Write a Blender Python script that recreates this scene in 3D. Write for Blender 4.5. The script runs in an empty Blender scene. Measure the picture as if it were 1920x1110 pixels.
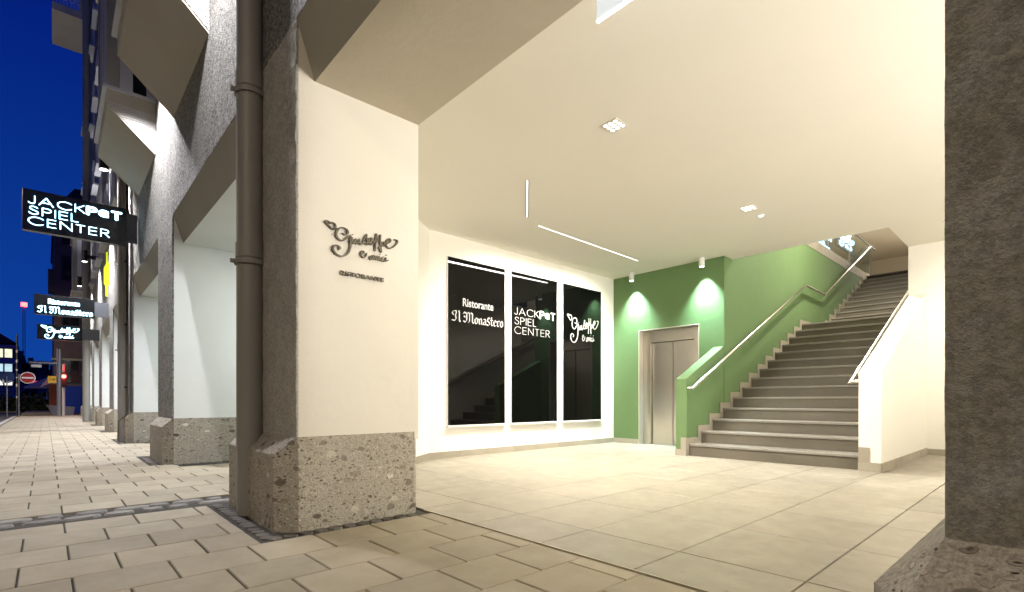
import bpy, math, random
from math import sin, cos, pi, radians, atan2
from mathutils import Vector, noise as mnoise

random.seed(7)
sc = bpy.context.scene
COL = sc.collection

# ------------------------------------------------------------------ camera
FPX, HOR, EYE = 949.3, 751.0, 0.92
YAW = atan2(1030, 949.3)
cam = bpy.data.cameras.new('camera')
cam.sensor_width = 36.0
cam.lens = FPX / 1920 * 36
cam.shift_y = (HOR - 555) / 1920
cam.clip_start = 0.05
cam.clip_end = 2000
cam_o = bpy.data.objects.new('camera', cam)
cam_o.location = (0, 0, EYE)
cam_o.rotation_euler = (radians(90), 0, YAW)
COL.objects.link(cam_o)
sc.camera = cam_o

# ------------------------------------------------------------------ sky (late dusk)
world = bpy.data.worlds.new('World')
sc.world = world
world.use_nodes = True
wn = world.node_tree
wn.nodes.clear()
out = wn.nodes.new('ShaderNodeOutputWorld')
bg = wn.nodes.new('ShaderNodeBackground')
tc = wn.nodes.new('ShaderNodeTexCoord')
sep = wn.nodes.new('ShaderNodeSeparateXYZ')
ramp = wn.nodes.new('ShaderNodeValToRGB')
ramp.color_ramp.elements[0].position = 0.0
ramp.color_ramp.elements[0].color = (0.005, 0.060, 0.36, 1)
ramp.color_ramp.elements[1].position = 0.55
ramp.color_ramp.elements[1].color = (0.0006, 0.009, 0.175, 1)
wn.links.new(tc.outputs['Generated'], sep.inputs[0])
wn.links.new(sep.outputs['Z'], ramp.inputs[0])
wn.links.new(ramp.outputs[0], bg.inputs['Color'])
bg.inputs['Strength'].default_value = 0.86
wn.links.new(bg.outputs[0], out.inputs[0])

sc.view_settings.view_transform = 'Standard'
sc.view_settings.look = 'None'
sc.view_settings.exposure = 0.2
sc.view_settings.gamma = 1.0
sc.view_settings.use_curve_mapping = False
try:
    sc.cycles.use_denoising = True
    sc.cycles.denoiser = 'OPENIMAGEDENOISE'
    sc.cycles.max_bounces = 8
    sc.cycles.diffuse_bounces = 5
    sc.cycles.glossy_bounces = 4
    sc.cycles.sample_clamp_indirect = 6.0
    sc.cycles.caustics_reflective = False
    sc.cycles.caustics_refractive = False
except Exception:
    pass

# ------------------------------------------------------------------ materials
MATS = {}

class NT:
    def __init__(self, m):
        self.n = m.node_tree.nodes
        self.l = m.node_tree.links
        self.b = self.n['Principled BSDF']
        self.tc = self.n.new('ShaderNodeTexCoord')
        self.src = self.tc.outputs['Object']
    def geo(self):
        g = self.n.new('ShaderNodeNewGeometry')
        self.src = g.outputs['Position']
        return self
    def mapping(self, scale=(1, 1, 1), rot=(0, 0, 0), src=None):
        m = self.n.new('ShaderNodeMapping')
        m.inputs['Scale'].default_value = scale
        m.inputs['Rotation'].default_value = rot
        self.l.new(src or self.src, m.inputs[0])
        return m.outputs[0]
    def noise(self, scale, detail=4, rough=0.6, vec=None, dist=0.0):
        n = self.n.new('ShaderNodeTexNoise')
        n.inputs['Scale'].default_value = scale
        n.inputs['Detail'].default_value = detail
        n.inputs['Roughness'].default_value = rough
        n.inputs['Distortion'].default_value = dist
        self.l.new(vec or self.src, n.inputs['Vector'])
        return n.outputs['Fac']
    def voronoi(self, scale, feature='F1', vec=None, out='Distance', rnd=1.0):
        n = self.n.new('ShaderNodeTexVoronoi')
        n.feature = feature
        n.inputs['Scale'].default_value = scale
        n.inputs['Randomness'].default_value = rnd
        self.l.new(vec or self.src, n.inputs['Vector'])
        return n.outputs[out]
    def ramp(self, fac, stops):
        r = self.n.new('ShaderNodeValToRGB')
        e = r.color_ramp.elements
        while len(e) < len(stops):
            e.new(0.5)
        for el, (p, c) in zip(e, stops):
            el.position = p
            el.color = (c, c, c, 1) if isinstance(c, (int, float)) else (*c, 1)
        self.l.new(fac, r.inputs[0])
        return r.outputs[0]
    def mix(self, fac, a, b, mode='MIX'):
        m = self.n.new('ShaderNodeMix')
        m.data_type = 'RGBA'
        m.blend_type = mode
        for i, v in ((0, fac), (6, a), (7, b)):
            if isinstance(v, (int, float)):
                m.inputs[i].default_value = v if i == 0 else (v, v, v, 1)
            elif isinstance(v, tuple):
                m.inputs[i].default_value = (*v, 1)
            else:
                self.l.new(v, m.inputs[i])
        return m.outputs[2]
    def math(self, op, a, b=0.0):
        m = self.n.new('ShaderNodeMath')
        m.operation = op
        for i, v in enumerate((a, b)):
            if isinstance(v, (int, float)):
                m.inputs[i].default_value = v
            else:
                self.l.new(v, m.inputs[i])
        return m.outputs[0]
    def rand(self):
        return self.n.new('ShaderNodeObjectInfo').outputs['Random']
    def bump(self, h, strength=0.3, dist=0.01, normal=None):
        b = self.n.new('ShaderNodeBump')
        b.inputs['Strength'].default_value = strength
        b.inputs['Distance'].default_value = dist
        self.l.new(h, b.inputs['Height'])
        if normal:
            self.l.new(normal, b.inputs['Normal'])
        self.l.new(b.outputs[0], self.b.inputs['Normal'])
        return b.outputs[0]
    def color(self, c):
        if isinstance(c, tuple):
            self.b.inputs['Base Color'].default_value = (*c, 1)
        else:
            self.l.new(c, self.b.inputs['Base Color'])
    def set(self, rough=None, metal=None, spec=None):
        if rough is not None: self.b.inputs['Roughness'].default_value = rough
        if metal is not None: self.b.inputs['Metallic'].default_value = metal
        if spec is not None: self.b.inputs['Specular IOR Level'].default_value = spec

def new_mat(name):
    m = bpy.data.materials.new(name)
    m.use_nodes = True
    MATS[name] = m
    return m, NT(m)

def plaster(name, c, bump=0.15, scale=180, var=0.06, rough=0.85):
    m, t = new_mat(name)
    t.geo()
    big = t.noise(1.3, 4, 0.55)
    c2 = tuple(x * (1 - 2.2 * var) for x in c)
    blot = t.ramp(t.noise(5.5, 7, 0.72, dist=0.8), [(0.55, 0.0), (0.82, 1.0)])
    cc_ = t.mix(t.ramp(big, [(0.3, 0.0), (0.75, 1.0)]), c, c2)
    t.color(t.mix(t.math('MULTIPLY', blot, min(0.5, var*5)), cc_, tuple(x * 0.8 for x in c)))
    fine = t.noise(scale, 3, 0.65)
    mid = t.noise(scale * 0.08, 3, 0.5)
    h = t.math('ADD', fine, t.math('MULTIPLY', mid, 1.6))
    t.bump(h, bump, 0.004)
    t.set(rough, spec=0.3)
    return m

plaster('white_wall_paint', (0.83, 0.80, 0.72), 0.10, 220, 0.01)
plaster('ceiling_paint', (0.87, 0.83, 0.74), 0.08, 260, 0.01)
plaster('cream_reveal_plaster', (0.73, 0.69, 0.60), 0.35, 150, 0.03)
plaster('white_reveal_plaster', (0.74, 0.76, 0.74), 0.30, 150, 0.03)
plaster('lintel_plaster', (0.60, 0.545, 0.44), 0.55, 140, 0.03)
plaster('green_wall_paint', (0.108, 0.178, 0.070), 0.45, 170, 0.04, 0.7)
plaster('bay_plaster', (0.55, 0.51, 0.43), 0.6, 160, 0.05)
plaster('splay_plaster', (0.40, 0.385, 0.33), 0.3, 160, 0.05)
plaster('upper_ceiling_paint', (0.55, 0.50, 0.43), 0.1, 200, 0.02)
plaster('far_facade_plaster', (0.16, 0.115, 0.13), 0.5, 60, 0.08)
plaster('far_dark_plaster', (0.10, 0.10, 0.13), 0.5, 40, 0.1)
plaster('office_cladding', (0.26, 0.28, 0.40), 0.2, 60, 0.05)

# rough spatterdash stucco of the facade, with combed grooves higher up
m, t = new_mat('rough_stucco')
t.geo()
a = t.noise(34, 8, 0.78)
b_ = t.voronoi(70)
comb = t.n.new('ShaderNodeTexWave')
comb.inputs['Scale'].default_value = 7
comb.inputs['Distortion'].default_value = 9
comb.inputs['Detail'].default_value = 3
t.l.new(t.mapping((1, 1, 0.35), (0.0, 0.6, 0.0)), comb.inputs['Vector'])
h = t.math('ADD', t.math('MULTIPLY', a, 1.8), t.math('MULTIPLY', b_, -0.8))
h = t.math('ADD', h, t.math('MULTIPLY', comb.outputs['Fac'], 0.16))
n1 = t.bump(h, 1.0, 0.055)
mott = t.noise(5, 5, 0.7)
cst = t.mix(t.ramp(mott, [(0.3, 0.0), (0.7, 1.0)]), (0.40, 0.385, 0.335), (0.62, 0.60, 0.54))
spk = t.ramp(t.noise(30, 5, 0.9), [(0.44, 0.0), (0.54, 1.0)])
t.color(t.mix(spk, t.mix(1.0, cst, 0.28, 'MULTIPLY'), cst))
rr = t.ramp(t.noise(90, 2, 0.5), [(0.45, 0.9), (0.7, 0.35)])
t.l.new(rr, t.b.inputs['Roughness'])

m, t = new_mat('pier_roughcast')
t.geo()
h = t.math('ADD', t.math('MULTIPLY', t.noise(110, 6, 0.75), 1.2), t.math('MULTIPLY', t.noise(30, 4, 0.6), 0.8))
t.bump(h, 1.0, 0.022)
cst = t.mix(t.ramp(t.noise(6, 6, 0.7), [(0.3, 0.0), (0.7, 1.0)]), (0.58, 0.56, 0.49), (0.76, 0.74, 0.67))
spk = t.ramp(t.noise(48, 5, 0.9), [(0.43, 0.0), (0.55, 1.0)])
cst = t.mix(spk, t.mix(1.0, cst, 0.68, 'MULTIPLY'), cst)
cst = t.mix(t.ramp(t.noise(130, 2, 0.5), [(0.66, 0.0), (0.74, 1.0)]), cst, (0.62, 0.60, 0.54))
t.color(cst); t.set(0.75)

m, t = new_mat('combed_plaster')
t.geo()
w = t.n.new('ShaderNodeTexWave')
w.inputs['Scale'].default_value = 9
w.inputs['Distortion'].default_value = 5
w.bands_direction = 'Z'
t.l.new(t.mapping((0.3, 0.3, 1)), w.inputs['Vector'])
t.color((0.62, 0.60, 0.56))
t.bump(t.math('ADD', w.outputs['Fac'], t.noise(70, 4, 0.6)), 0.8, 0.012)
t.set(0.9)

# conglomerate stone of the plinths
m, t = new_mat('conglomerate_stone')
t.geo()
warp = t.n.new('ShaderNodeVectorMath'); warp.operation = 'ADD'
nz = t.n.new('ShaderNodeTexNoise'); nz.inputs['Scale'].default_value = 6; nz.inputs['Detail'].default_value = 3
t.l.new(t.src, nz.inputs['Vector'])
sc_ = t.n.new('ShaderNodeVectorMath'); sc_.operation = 'SCALE'; sc_.inputs['Scale'].default_value = 0.09
t.l.new(nz.outputs['Color'], sc_.inputs[0])
t.l.new(t.src, warp.inputs[0]); t.l.new(sc_.outputs[0], warp.inputs[1])
wv = t.mapping((1, 1, 1.7), (0.25, 0.3, 0.2), warp.outputs[0])
peb_d = t.voronoi(10, vec=wv); peb_c = t.voronoi(10, vec=wv, out='Color')
sm_d = t.voronoi(34, vec=wv); sm_c = t.voronoi(34, vec=wv, out='Color')
sepc = t.n.new('ShaderNodeSeparateColor'); t.l.new(peb_c, sepc.inputs[0])
sepc2 = t.n.new('ShaderNodeSeparateColor'); t.l.new(sm_c, sepc2.inputs[0])
grain = t.noise(95, 5, 0.8)
base = t.mix(t.noise(7, 5, 0.65), (0.34, 0.31, 0.25), (0.53, 0.495, 0.42))
base = t.mix(t.math('MULTIPLY', t.ramp(grain, [(0.35, 1.0), (0.6, 0.0)]), 0.75), base, (0.14, 0.12, 0.09))
smallcol = t.ramp(sepc2.outputs[0], [(0.0, (0.09, 0.075, 0.06)), (0.3, (0.22, 0.19, 0.15)), (0.6, (0.34, 0.30, 0.24)), (1.0, (0.52, 0.48, 0.40))])
smask = t.math('MULTIPLY', t.ramp(sm_d, [(0.36, 1.0), (0.46, 0.0)]), t.ramp(sepc2.outputs[1], [(0.45, 0.0), (0.55, 1.0)]))
base = t.mix(smask, base, smallcol)
pebcol = t.ramp(sepc.outputs[0], [(0.0, (0.08, 0.065, 0.05)), (0.35, (0.19, 0.165, 0.13)), (0.65, (0.33, 0.29, 0.23)), (1.0, (0.66, 0.62, 0.53))])
pmask = t.math('MULTIPLY', t.ramp(peb_d, [(0.33, 1.0), (0.40, 0.0)]), t.ramp(sepc.outputs[1], [(0.60, 0.0), (0.68, 1.0)]))
base = t.mix(pmask, base, pebcol)
pits = t.math('MULTIPLY', t.ramp(t.voronoi(34, vec=wv), [(0.12, 1.0), (0.2, 0.0)]), t.ramp(t.noise(9, 3, 0.6), [(0.44, 0.0), (0.54, 1.0)]))
base = t.mix(pits, base, (0.045, 0.036, 0.026))
t.color(base)
hh = t.math('ADD', t.math('MULTIPLY', t.noise(30, 5, 0.6), 1.0), t.math('MULTIPLY', pits, -1.4))
hh = t.math('ADD', hh, t.math('MULTIPLY', smask, 0.35))
t.bump(hh, 0.8, 0.014)
t.set(0.8, spec=0.35)

def concrete(name, c1, c2, bump=0.25, rnd=0.18, rough=0.7, speck=0.35, spec=0.4):
    m, t = new_mat(name)
    t.geo()
    big = t.ramp(t.noise(1.6, 5, 0.6), [(0.3, 0.0), (0.7, 1.0)])
    col = t.mix(big, c1, c2)
    fine = t.ramp(t.noise(330, 2, 0.6), [(0.35, 0.0), (0.65, 1.0)])
    col = t.mix(t.math('MULTIPLY', fine, speck), col, tuple(x * 0.62 for x in c1))
    stain = t.ramp(t.noise(4.2, 6, 0.7), [(0.52, 0.0), (0.78, 1.0)])
    col = t.mix(t.math('MULTIPLY', stain, 0.25), col, tuple(x * 0.66 for x in c1))
    gum = t.ramp(t.voronoi(3.1, rnd=1.0), [(0.035, 1.0), (0.05, 0.0)])
    col = t.mix(t.math('MULTIPLY', gum, 0.45), col, tuple(x * 0.5 for x in c1))
    smear = t.ramp(t.noise(0.9, 7, 0.75, dist=1.2), [(0.48, 0.0), (0.72, 1.0)])
    col = t.mix(t.math('MULTIPLY', smear, 0.18), col, tuple(x * 0.60 for x in c1))
    r = t.rand()
    lo, hi = 1 - rnd, 1 + rnd * 0.5
    f = t.math('ADD', t.math('MULTIPLY', r, hi - lo), lo)
    cc = t.n.new('ShaderNodeCombineColor')
    for i in range(3): t.l.new(f, cc.inputs[i])
    col = t.mix(1.0, col, cc.outputs[0], 'MULTIPLY')
    t.color(col)
    t.bump(t.math('ADD', t.noise(260, 3, 0.7), t.noise(14, 3, 0.5)), bump, 0.003)
    ro = t.ramp(t.noise(6, 4, 0.6), [(0.3, rough - 0.12), (0.7, rough + 0.1)])
    t.l.new(ro, t.b.inputs['Roughness'])
    t.set(spec=spec)
    return m

concrete('paver_concrete', (0.255, 0.22, 0.155), (0.355, 0.31, 0.225), rnd=0.16)
concrete('floor_tile_concrete', (0.275, 0.248, 0.195), (0.36, 0.325, 0.26), 0.25, 0.12, 0.42, 0.35)
concrete('joint_mortar', (0.028, 0.024, 0.02), (0.05, 0.043, 0.034), 0.6, 0, 0.9)
concrete('granite_sett', (0.13, 0.12, 0.105), (0.25, 0.235, 0.21), 0.8, 0.3, 0.6)
concrete('dark_sett', (0.07, 0.065, 0.055), (0.14, 0.125, 0.105), 0.9, 0.3, 0.75)
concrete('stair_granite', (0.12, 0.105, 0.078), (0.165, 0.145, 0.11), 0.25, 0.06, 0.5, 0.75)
concrete('tread_granite_lit', (0.22, 0.20, 0.17), (0.27, 0.25, 0.215), 0.15, 0.04, 0.38, 0.6)  # treads paler than risers: glancing light on the step tops put into colour
concrete('skirting_granite', (0.33, 0.295, 0.23), (0.40, 0.36, 0.29), 0.2, 0.1, 0.5, 0.6)
concrete('kerb_granite', (0.30, 0.29, 0.28), (0.38, 0.37, 0.35), 0.5, 0.1)
concrete('asphalt', (0.045, 0.045, 0.048), (0.06, 0.06, 0.062), 0.8, 0, 0.7)
concrete('ground_soil', (0.05, 0.05, 0.05), (0.06, 0.06, 0.06), 0.5, 0, 0.9)

def simple(name, c, rough=0.5, metal=0.0, spec=0.5, bump=0.0, scale=80):
    m, t = new_mat(name)
    t.geo()
    v = t.noise(3.0, 4, 0.6)
    t.color(t.mix(v, c, tuple(x * 0.85 for x in c)))
    t.set(rough, metal, spec)
    if bump: t.bump(t.noise(scale, 3, 0.6), bump, 0.002)
    return m

simple('pipe_paint', (0.29, 0.28, 0.255), 0.5, 0.0, 0.5, 0.08, 25)
simple('conduit_metal', (0.36, 0.30, 0.22), 0.35, 0.6)
simple('black_metal', (0.012, 0.012, 0.013), 0.4, 0.0)
simple('bronze_letter', (0.045, 0.036, 0.02), 0.42, 0.55)
simple('white_enamel', (0.80, 0.80, 0.78), 0.35)
simple('window_frame_paint', (0.72, 0.73, 0.76), 0.5, bump=0.2)
simple('dark_frame_paint', (0.05, 0.055, 0.07), 0.5)
simple('sign_board_black', (0.006, 0.008, 0.010), 0.30)
simple('sign_bracket_grey', (0.14, 0.15, 0.17), 0.5, 0.3)
simple('white_vinyl', (0.42, 0.42, 0.41), 0.5)
simple('galvanised_steel', (0.40, 0.41, 0.43), 0.4, 0.85)
simple('sign_red', (0.32, 0.012, 0.015), 0.45)
simple('sign_blue', (0.01, 0.035, 0.14), 0.45)
simple('sign_yellow', (0.62, 0.34, 0.02), 0.5)
simple('street_sign_blue', (0.015, 0.03, 0.10), 0.4)
simple('poster_orange', (0.34, 0.08, 0.03), 0.6)
simple('box_grey', (0.42, 0.42, 0.42), 0.5)
simple('parasol_cloth', (0.40, 0.36, 0.42), 0.9)
simple('tower_red', (0.30, 0.04, 0.06), 0.6)
simple('roof_tile_dark', (0.035, 0.03, 0.04), 0.8)
simple('leaf_dark', (0.03, 0.045, 0.02), 0.8)
simple('bark_dark', (0.05, 0.04, 0.03), 0.9)
simple('brass_edge', (0.62, 0.56, 0.44), 0.35, 0.9)
simple('blue_poster', (0.01, 0.05, 0.45), 0.5)
simple('car_paint', (0.02, 0.02, 0.025), 0.25)

m, t = new_mat('brushed_steel')
t.color((0.74, 0.69, 0.61)); t.set(0.30, 1.0)
st = t.noise(7, 4, 0.6, vec=t.mapping((60, 60, 0.6)))
t.l.new(t.ramp(st, [(0.2, 0.24), (0.8, 0.42)]), t.b.inputs['Roughness'])
t.bump(st, 0.06, 0.002)
m, t = new_mat('rail_steel'); t.color((0.72, 0.68, 0.60)); t.set(0.26, 1.0)
m, t = new_mat('black_glass'); t.color((0.0015, 0.0015, 0.0015)); t.set(0.02, 0.0, 0.2)
m, t = new_mat('dark_window_glass'); t.color((0.012, 0.016, 0.022)); t.set(0.06, 0.0, 0.7)
m, t = new_mat('clear_glass'); t.color((0.80, 0.93, 0.90)); t.set(0.02)
t.b.inputs['Transmission Weight'].default_value = 1.0
t.b.inputs['IOR'].default_value = 1.2

def emit(name, c, s):
    m, t = new_mat(name)
    t.color((0.8, 0.8, 0.8))
    t.b.inputs['Emission Color'].default_value = (*c, 1)
    t.b.inputs['Emission Strength'].default_value = s
    return m
emit('led_white', (1.0, 0.96, 0.90), 3)
emit('led_cool', (0.75, 0.95, 1.0), 9)
emit('sign_letter_glow', (0.42, 0.78, 1.0), 6.0)
emit('sign_halo_glow', (0.10, 0.42, 0.75), 0.22)
emit('lightbox_face', (0.72, 0.85, 1.0), 0.5)
emit('yellow_neon', (0.80, 0.92, 0.0), 0.85); MATS['yellow_neon'].node_tree.nodes['Principled BSDF'].inputs['Base Color'].default_value = (0.35, 0.38, 0.0, 1)
emit('lamp_glow', (1.0, 0.93, 0.88), 14)
emit('red_light', (1.0, 0.04, 0.03), 14)
emit('red_text', (1.0, 0.03, 0.02), 0.8)
emit('upper_sign_glow', (0.40, 0.78, 1.0), 5.0)
emit('street_lamp_glow', (1.0, 0.85, 0.65), 10)
def lit_window(name, c, s):
    m, t = new_mat(name)
    t.geo()
    v = t.voronoi(1.3, vec=t.mapping((1, 1.4, 1.0)), out='Color')
    col = t.mix(t.math('MULTIPLY', t.noise(1.1, 4, 0.6), 0.8), c, tuple(x * 0.25 for x in c))
    t.color((0.02, 0.02, 0.02))
    t.l.new(col, t.b.inputs['Emission Color'])
    t.b.inputs['Emission Strength'].default_value = s
lit_window('window_lit_warm', (0.95, 0.93, 0.70), 1.3)
lit_window('window_lit_cool', (0.62, 0.88, 1.0), 1.1)
lit_window('window_lit_white', (1.0, 0.95, 0.85), 1.6)

# ------------------------------------------------------------------ mesh helpers
class MB:
    """collects polygons for ONE mesh object"""
    def __init__(self, xf=None):
        self.v, self.f, self.m, self.s = [], [], [], []
        self.xf = xf
    def add(self, vs, fs, mat=0, smooth=False):
        o = len(self.v)
        self.v += [tuple(p) for p in vs]
        for f in fs:
            self.f.append([o + i for i in f]); self.m.append(mat); self.s.append(smooth)
        return self
    def box(self, x0, y0, z0, x1, y1, z1, mat=0):
        x0, x1 = sorted((x0, x1)); y0, y1 = sorted((y0, y1)); z0, z1 = sorted((z0, z1))
        vs = [(x0,y0,z0),(x1,y0,z0),(x1,y1,z0),(x0,y1,z0),(x0,y0,z1),(x1,y0,z1),(x1,y1,z1),(x0,y1,z1)]
        return self.add(vs, [(0,3,2,1),(4,5,6,7),(0,1,5,4),(1,2,6,5),(2,3,7,6),(3,0,4,7)], mat)
    def prism(self, pts, fn, a, b, mat=0):
        """pts: 2D outline, fn(p, h) -> 3D"""
        n = len(pts)
        vs = [fn(p, a) for p in pts] + [fn(p, b) for p in pts]
        fs = [tuple(range(n))[::-1], tuple(range(n, 2*n))] + [(i, (i+1) % n, n+(i+1) % n, n+i) for i in range(n)]
        return self.add(vs, fs, mat)
    def loft(self, rings, mat=0, cap=True, smooth=False):
        n = len(rings[0]); vs = [p for r in rings for p in r]; fs = []
        for k in range(len(rings)-1):
            for i in range(n):
                j = (i+1) % n
                fs.append((k*n+i, k*n+j, (k+1)*n+j, (k+1)*n+i))
        self.add(vs, fs, mat, smooth)
        if cap:
            self.add(rings[0], [tuple(range(n))[::-1]], mat)
            self.add(rings[-1], [tuple(range(n))], mat)
        return self
    def tube(self, path, r, n=12, mat=0):
        path = [Vector(p) for p in path]; rings = []
        for i, p in enumerate(path):
            if i == 0: d = path[1]-p
            elif i == len(path)-1: d = p-path[i-1]
            else: d = (path[i+1]-p).normalized() + (p-path[i-1]).normalized()
            d.normalize()
            u = d.cross(Vector((0,0,1)) if abs(d.z) < 0.9 else Vector((0,1,0))).normalized()
            w = d.cross(u).normalized()
            k = 1.0
            if 0 < i < len(path)-1:
                c = (path[i+1]-p).normalized().dot((p-path[i-1]).normalized())
                k = 1/max(0.4, math.sqrt((1+c)/2))
            e1 = (path[i+1]-p).normalized() - (p-path[i-1]).normalized() if 0 < i < len(path)-1 else None
            ring = []
            for q in range(n):
                a = 2*pi*q/n
                off = u*cos(a)*r + w*sin(a)*r
                if e1 is not None and e1.length > 1e-4:
                    e = e1.normalized(); off = off + e*(off.dot(e))*(k-1)
                ring.append(tuple(p+off))
            rings.append(ring)
        return self.loft(rings, mat, True, True)
    def cyl(self, c, r, z0, z1, n=24, mat=0):
        return self.tube([(c[0], c[1], z0), (c[0], c[1], z1)], r, n, mat)
    def build(self, name, mats, parent=None, bevel=0.0, subd=None):
        me = bpy.data.meshes.new(name)
        vs = [self.xf(*p) for p in self.v] if self.xf else self.v
        me.from_pydata(vs, [], self.f)
        if isinstance(mats, str): mats = [mats]
        for k in mats: me.materials.append(MATS[k])
        me.polygons.foreach_set('material_index', self.m)
        me.polygons.foreach_set('use_smooth', self.s)
        import bmesh
        bm = bmesh.new(); bm.from_mesh(me)
        bmesh.ops.recalc_face_normals(bm, faces=bm.faces[:])
        bm.to_mesh(me); bm.free()
        me.update()
        o = bpy.data.objects.new(name, me)
        COL.objects.link(o)
        if parent: o.parent = parent
        if bevel:
            b = o.modifiers.new('bevel', 'BEVEL'); b.width = bevel; b.segments = 2; b.limit_method = 'ANGLE'
        return o

def tag(o, label=None, cat=None, group=None, kind=None):
    if label: o['label'] = label
    if cat: o['category'] = cat
    if group: o['group'] = group
    if kind: o['kind'] = kind
    return o
def thing(name, label, cat, loc=(0,0,0), group=None, rz=0):
    o = bpy.data.objects.new(name, None); COL.objects.link(o)
    o.location = loc; o.rotation_euler = (0, 0, rz); o.empty_display_size = 0.2
    return tag(o, label, cat, group)
def copy_tree(o, parent=None):
    c = o.copy(); COL.objects.link(c); c.parent = parent
    for ch in [x for x in bpy.data.objects if x.parent == o]:
        copy_tree(ch, c)
    return c
def dup_mesh(o, loc, parent=None, rz=0.0, scale=None):
    c = o.copy(); COL.objects.link(c); c.location = loc; c.rotation_euler = (0, 0, rz)
    if scale: c.scale = scale
    c.parent = parent
    return c

# the facade runs very slightly off the camera's building axis: turn about the first pier
FA = -0.0107
P0 = (-3.65, 1.30)
def fx(x, y, z=0):
    dx, dy = x-P0[0], y-P0[1]
    return (P0[0]+dx*cos(FA)-dy*sin(FA), P0[1]+dx*sin(FA)+dy*cos(FA), z)
def fa(x, y, z): return fx(x, y, z)

# ---- pens for lettering
def hull(pts):
    pts = sorted(set((round(a, 6), round(b, 6)) for a, b in pts))
    if len(pts) < 3: return pts
    def half(ps):
        h = []
        for p in ps:
            while len(h) >= 2 and (h[-1][0]-h[-2][0])*(p[1]-h[-2][1])-(h[-1][1]-h[-2][1])*(p[0]-h[-2][0]) <= 0: h.pop()
            h.append(p)
        return h[:-1]
    return half(pts) + half(pts[::-1])
def round_nib(r, n=8): return [(r*cos(2*pi*i/n+pi/n), r*sin(2*pi*i/n+pi/n)) for i in range(n)]
def square_nib(r): return [(-r,-r),(r,-r),(r,r),(-r,r)]
def broad_nib(w, t, ang):
    c, s = cos(ang), sin(ang)
    return [(a*c-b*s, a*s+b*c) for a, b in ((-w/2,-t/2),(w/2,-t/2),(w/2,t/2),(-w/2,t/2))]
def pen(paths, nib):
    out = []
    for path in paths:
        for p, q in zip(path, path[1:]):
            out.append(hull([(p[0]+a, p[1]+b) for a, b in nib] + [(q[0]+a, q[1]+b) for a, b in nib]))
    return out
def smooth_path(p, k=4):
    """Catmull-Rom through the points"""
    r = []
    n = len(p)
    for i in range(n-1):
        p0, p1, p2, p3 = p[max(i-1,0)], p[i], p[i+1], p[min(i+2,n-1)]
        for s in range(k):
            t_ = s/k
            r.append(tuple(0.5*((2*p1[j])+(-p0[j]+p2[j])*t_+(2*p0[j]-5*p1[j]+4*p2[j]-p3[j])*t_*t_+(-p0[j]+3*p1[j]-3*p2[j]+p3[j])*t_**3) for j in (0,1)))
    r.append(tuple(p[-1]))
    return r
def arc(cx, cy, rx, ry, a0, a1, n=14):
    return [(cx+rx*cos(radians(a0+(a1-a0)*i/n)), cy+ry*sin(radians(a0+(a1-a0)*i/n))) for i in range(n+1)]
GEO = {
 'J': (0.38, [[(0.38,1),(0.38,0.28)]+arc(0.19,0.24,0.19,0.24,0,-160,6)[1:]]),
 'A': (0.86, [[(0,0),(0.43,1),(0.86,0)], [(0.15,0.34),(0.71,0.34)]]),
 'C': (0.86, [arc(0.5,0.5,0.5,0.5,42,318,18)]),
 'K': (0.58, [[(0,0),(0,1)],[(0.55,1),(0.02,0.46)],[(0.14,0.58),(0.60,0)]]),
 'S': (0.54, [smooth_path([(0.50,0.84),(0.40,0.96),(0.26,1.0),(0.10,0.93),(0.05,0.76),(0.14,0.61),(0.30,0.52),(0.46,0.42),(0.54,0.26),(0.47,0.08),(0.28,0.0),(0.10,0.06),(0.0,0.22)],3)]),
 'P': (0.52, [[(0,0),(0,1),(0.27,1)]+arc(0.27,0.75,0.25,0.25,90,-90,8)+[(0,0.5)]]),
 'I': (0.0, [[(0,0),(0,1)]]),
 'E': (0.50, [[(0.50,1),(0,1),(0,0),(0.50,0)],[(0,0.53),(0.47,0.53)]]),
 'L': (0.42, [[(0,1),(0,0),(0.42,0)]]),
 'N': (0.72, [[(0,0),(0,1),(0.72,0),(0.72,1)]]),
 'T': (0.54, [[(0,1),(0.54,1)],[(0.27,1),(0.27,0)]]),
 'R': (0.54, [[(0,0),(0,1),(0.27,1)]+arc(0.27,0.75,0.25,0.25,90,-90,8)+[(0,0.5)],[(0.24,0.5),(0.56,0)]]),
}
def geo_text(s, x, y, h, sp=0.22, w=0.050):
    polys = []
    for ch in s:
        adv, paths = GEO[ch]
        polys += pen([[(x+a*h, y+b*h) for a, b in p] for p in paths], square_nib(w*h) if False else round_nib(w*h, 8))
        x += (adv+sp)*h
    return polys, x
def jackpot_polys(h=1.0, w=0.034):
    """three lines, unit cap height"""
    P = []
    a, x = geo_text('JACK', 0.0, 2.72, 1.0, 0.26, w)
    P += a
    x -= 0.02
    b, x2 = geo_text('P', x, 2.72, 1.0, 0.28, 0.13); P += b
    cx_, cy_ = x2+0.30, 3.20
    P.append([(cx_+0.42*cos(radians(q)), cy_+0.50*sin(radians(q))) for q in range(75, 286, 15)] + [(cx_+0.14, cy_-0.48), (cx_+0.30, cy_-0.46), (cx_+0.30, cy_-0.02)])
    P.append([(cx_+0.30, cy_+0.05), (cx_+0.30, cy_+0.34), (cx_+0.09, cy_+0.49), (cx_+0.10, cy_+0.05)])
    c, x3 = geo_text('T', cx_+0.58, 2.72, 1.0, 0.2, 0.13); P += c
    d, _ = geo_text('SPIEL', 0.04, 1.36, 1.0, 0.26, w); P += d
    e, _ = geo_text('CENTER', 0.0, 0.0, 1.0, 0.29, w); P += e
    return P, 5.05, 3.72
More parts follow.
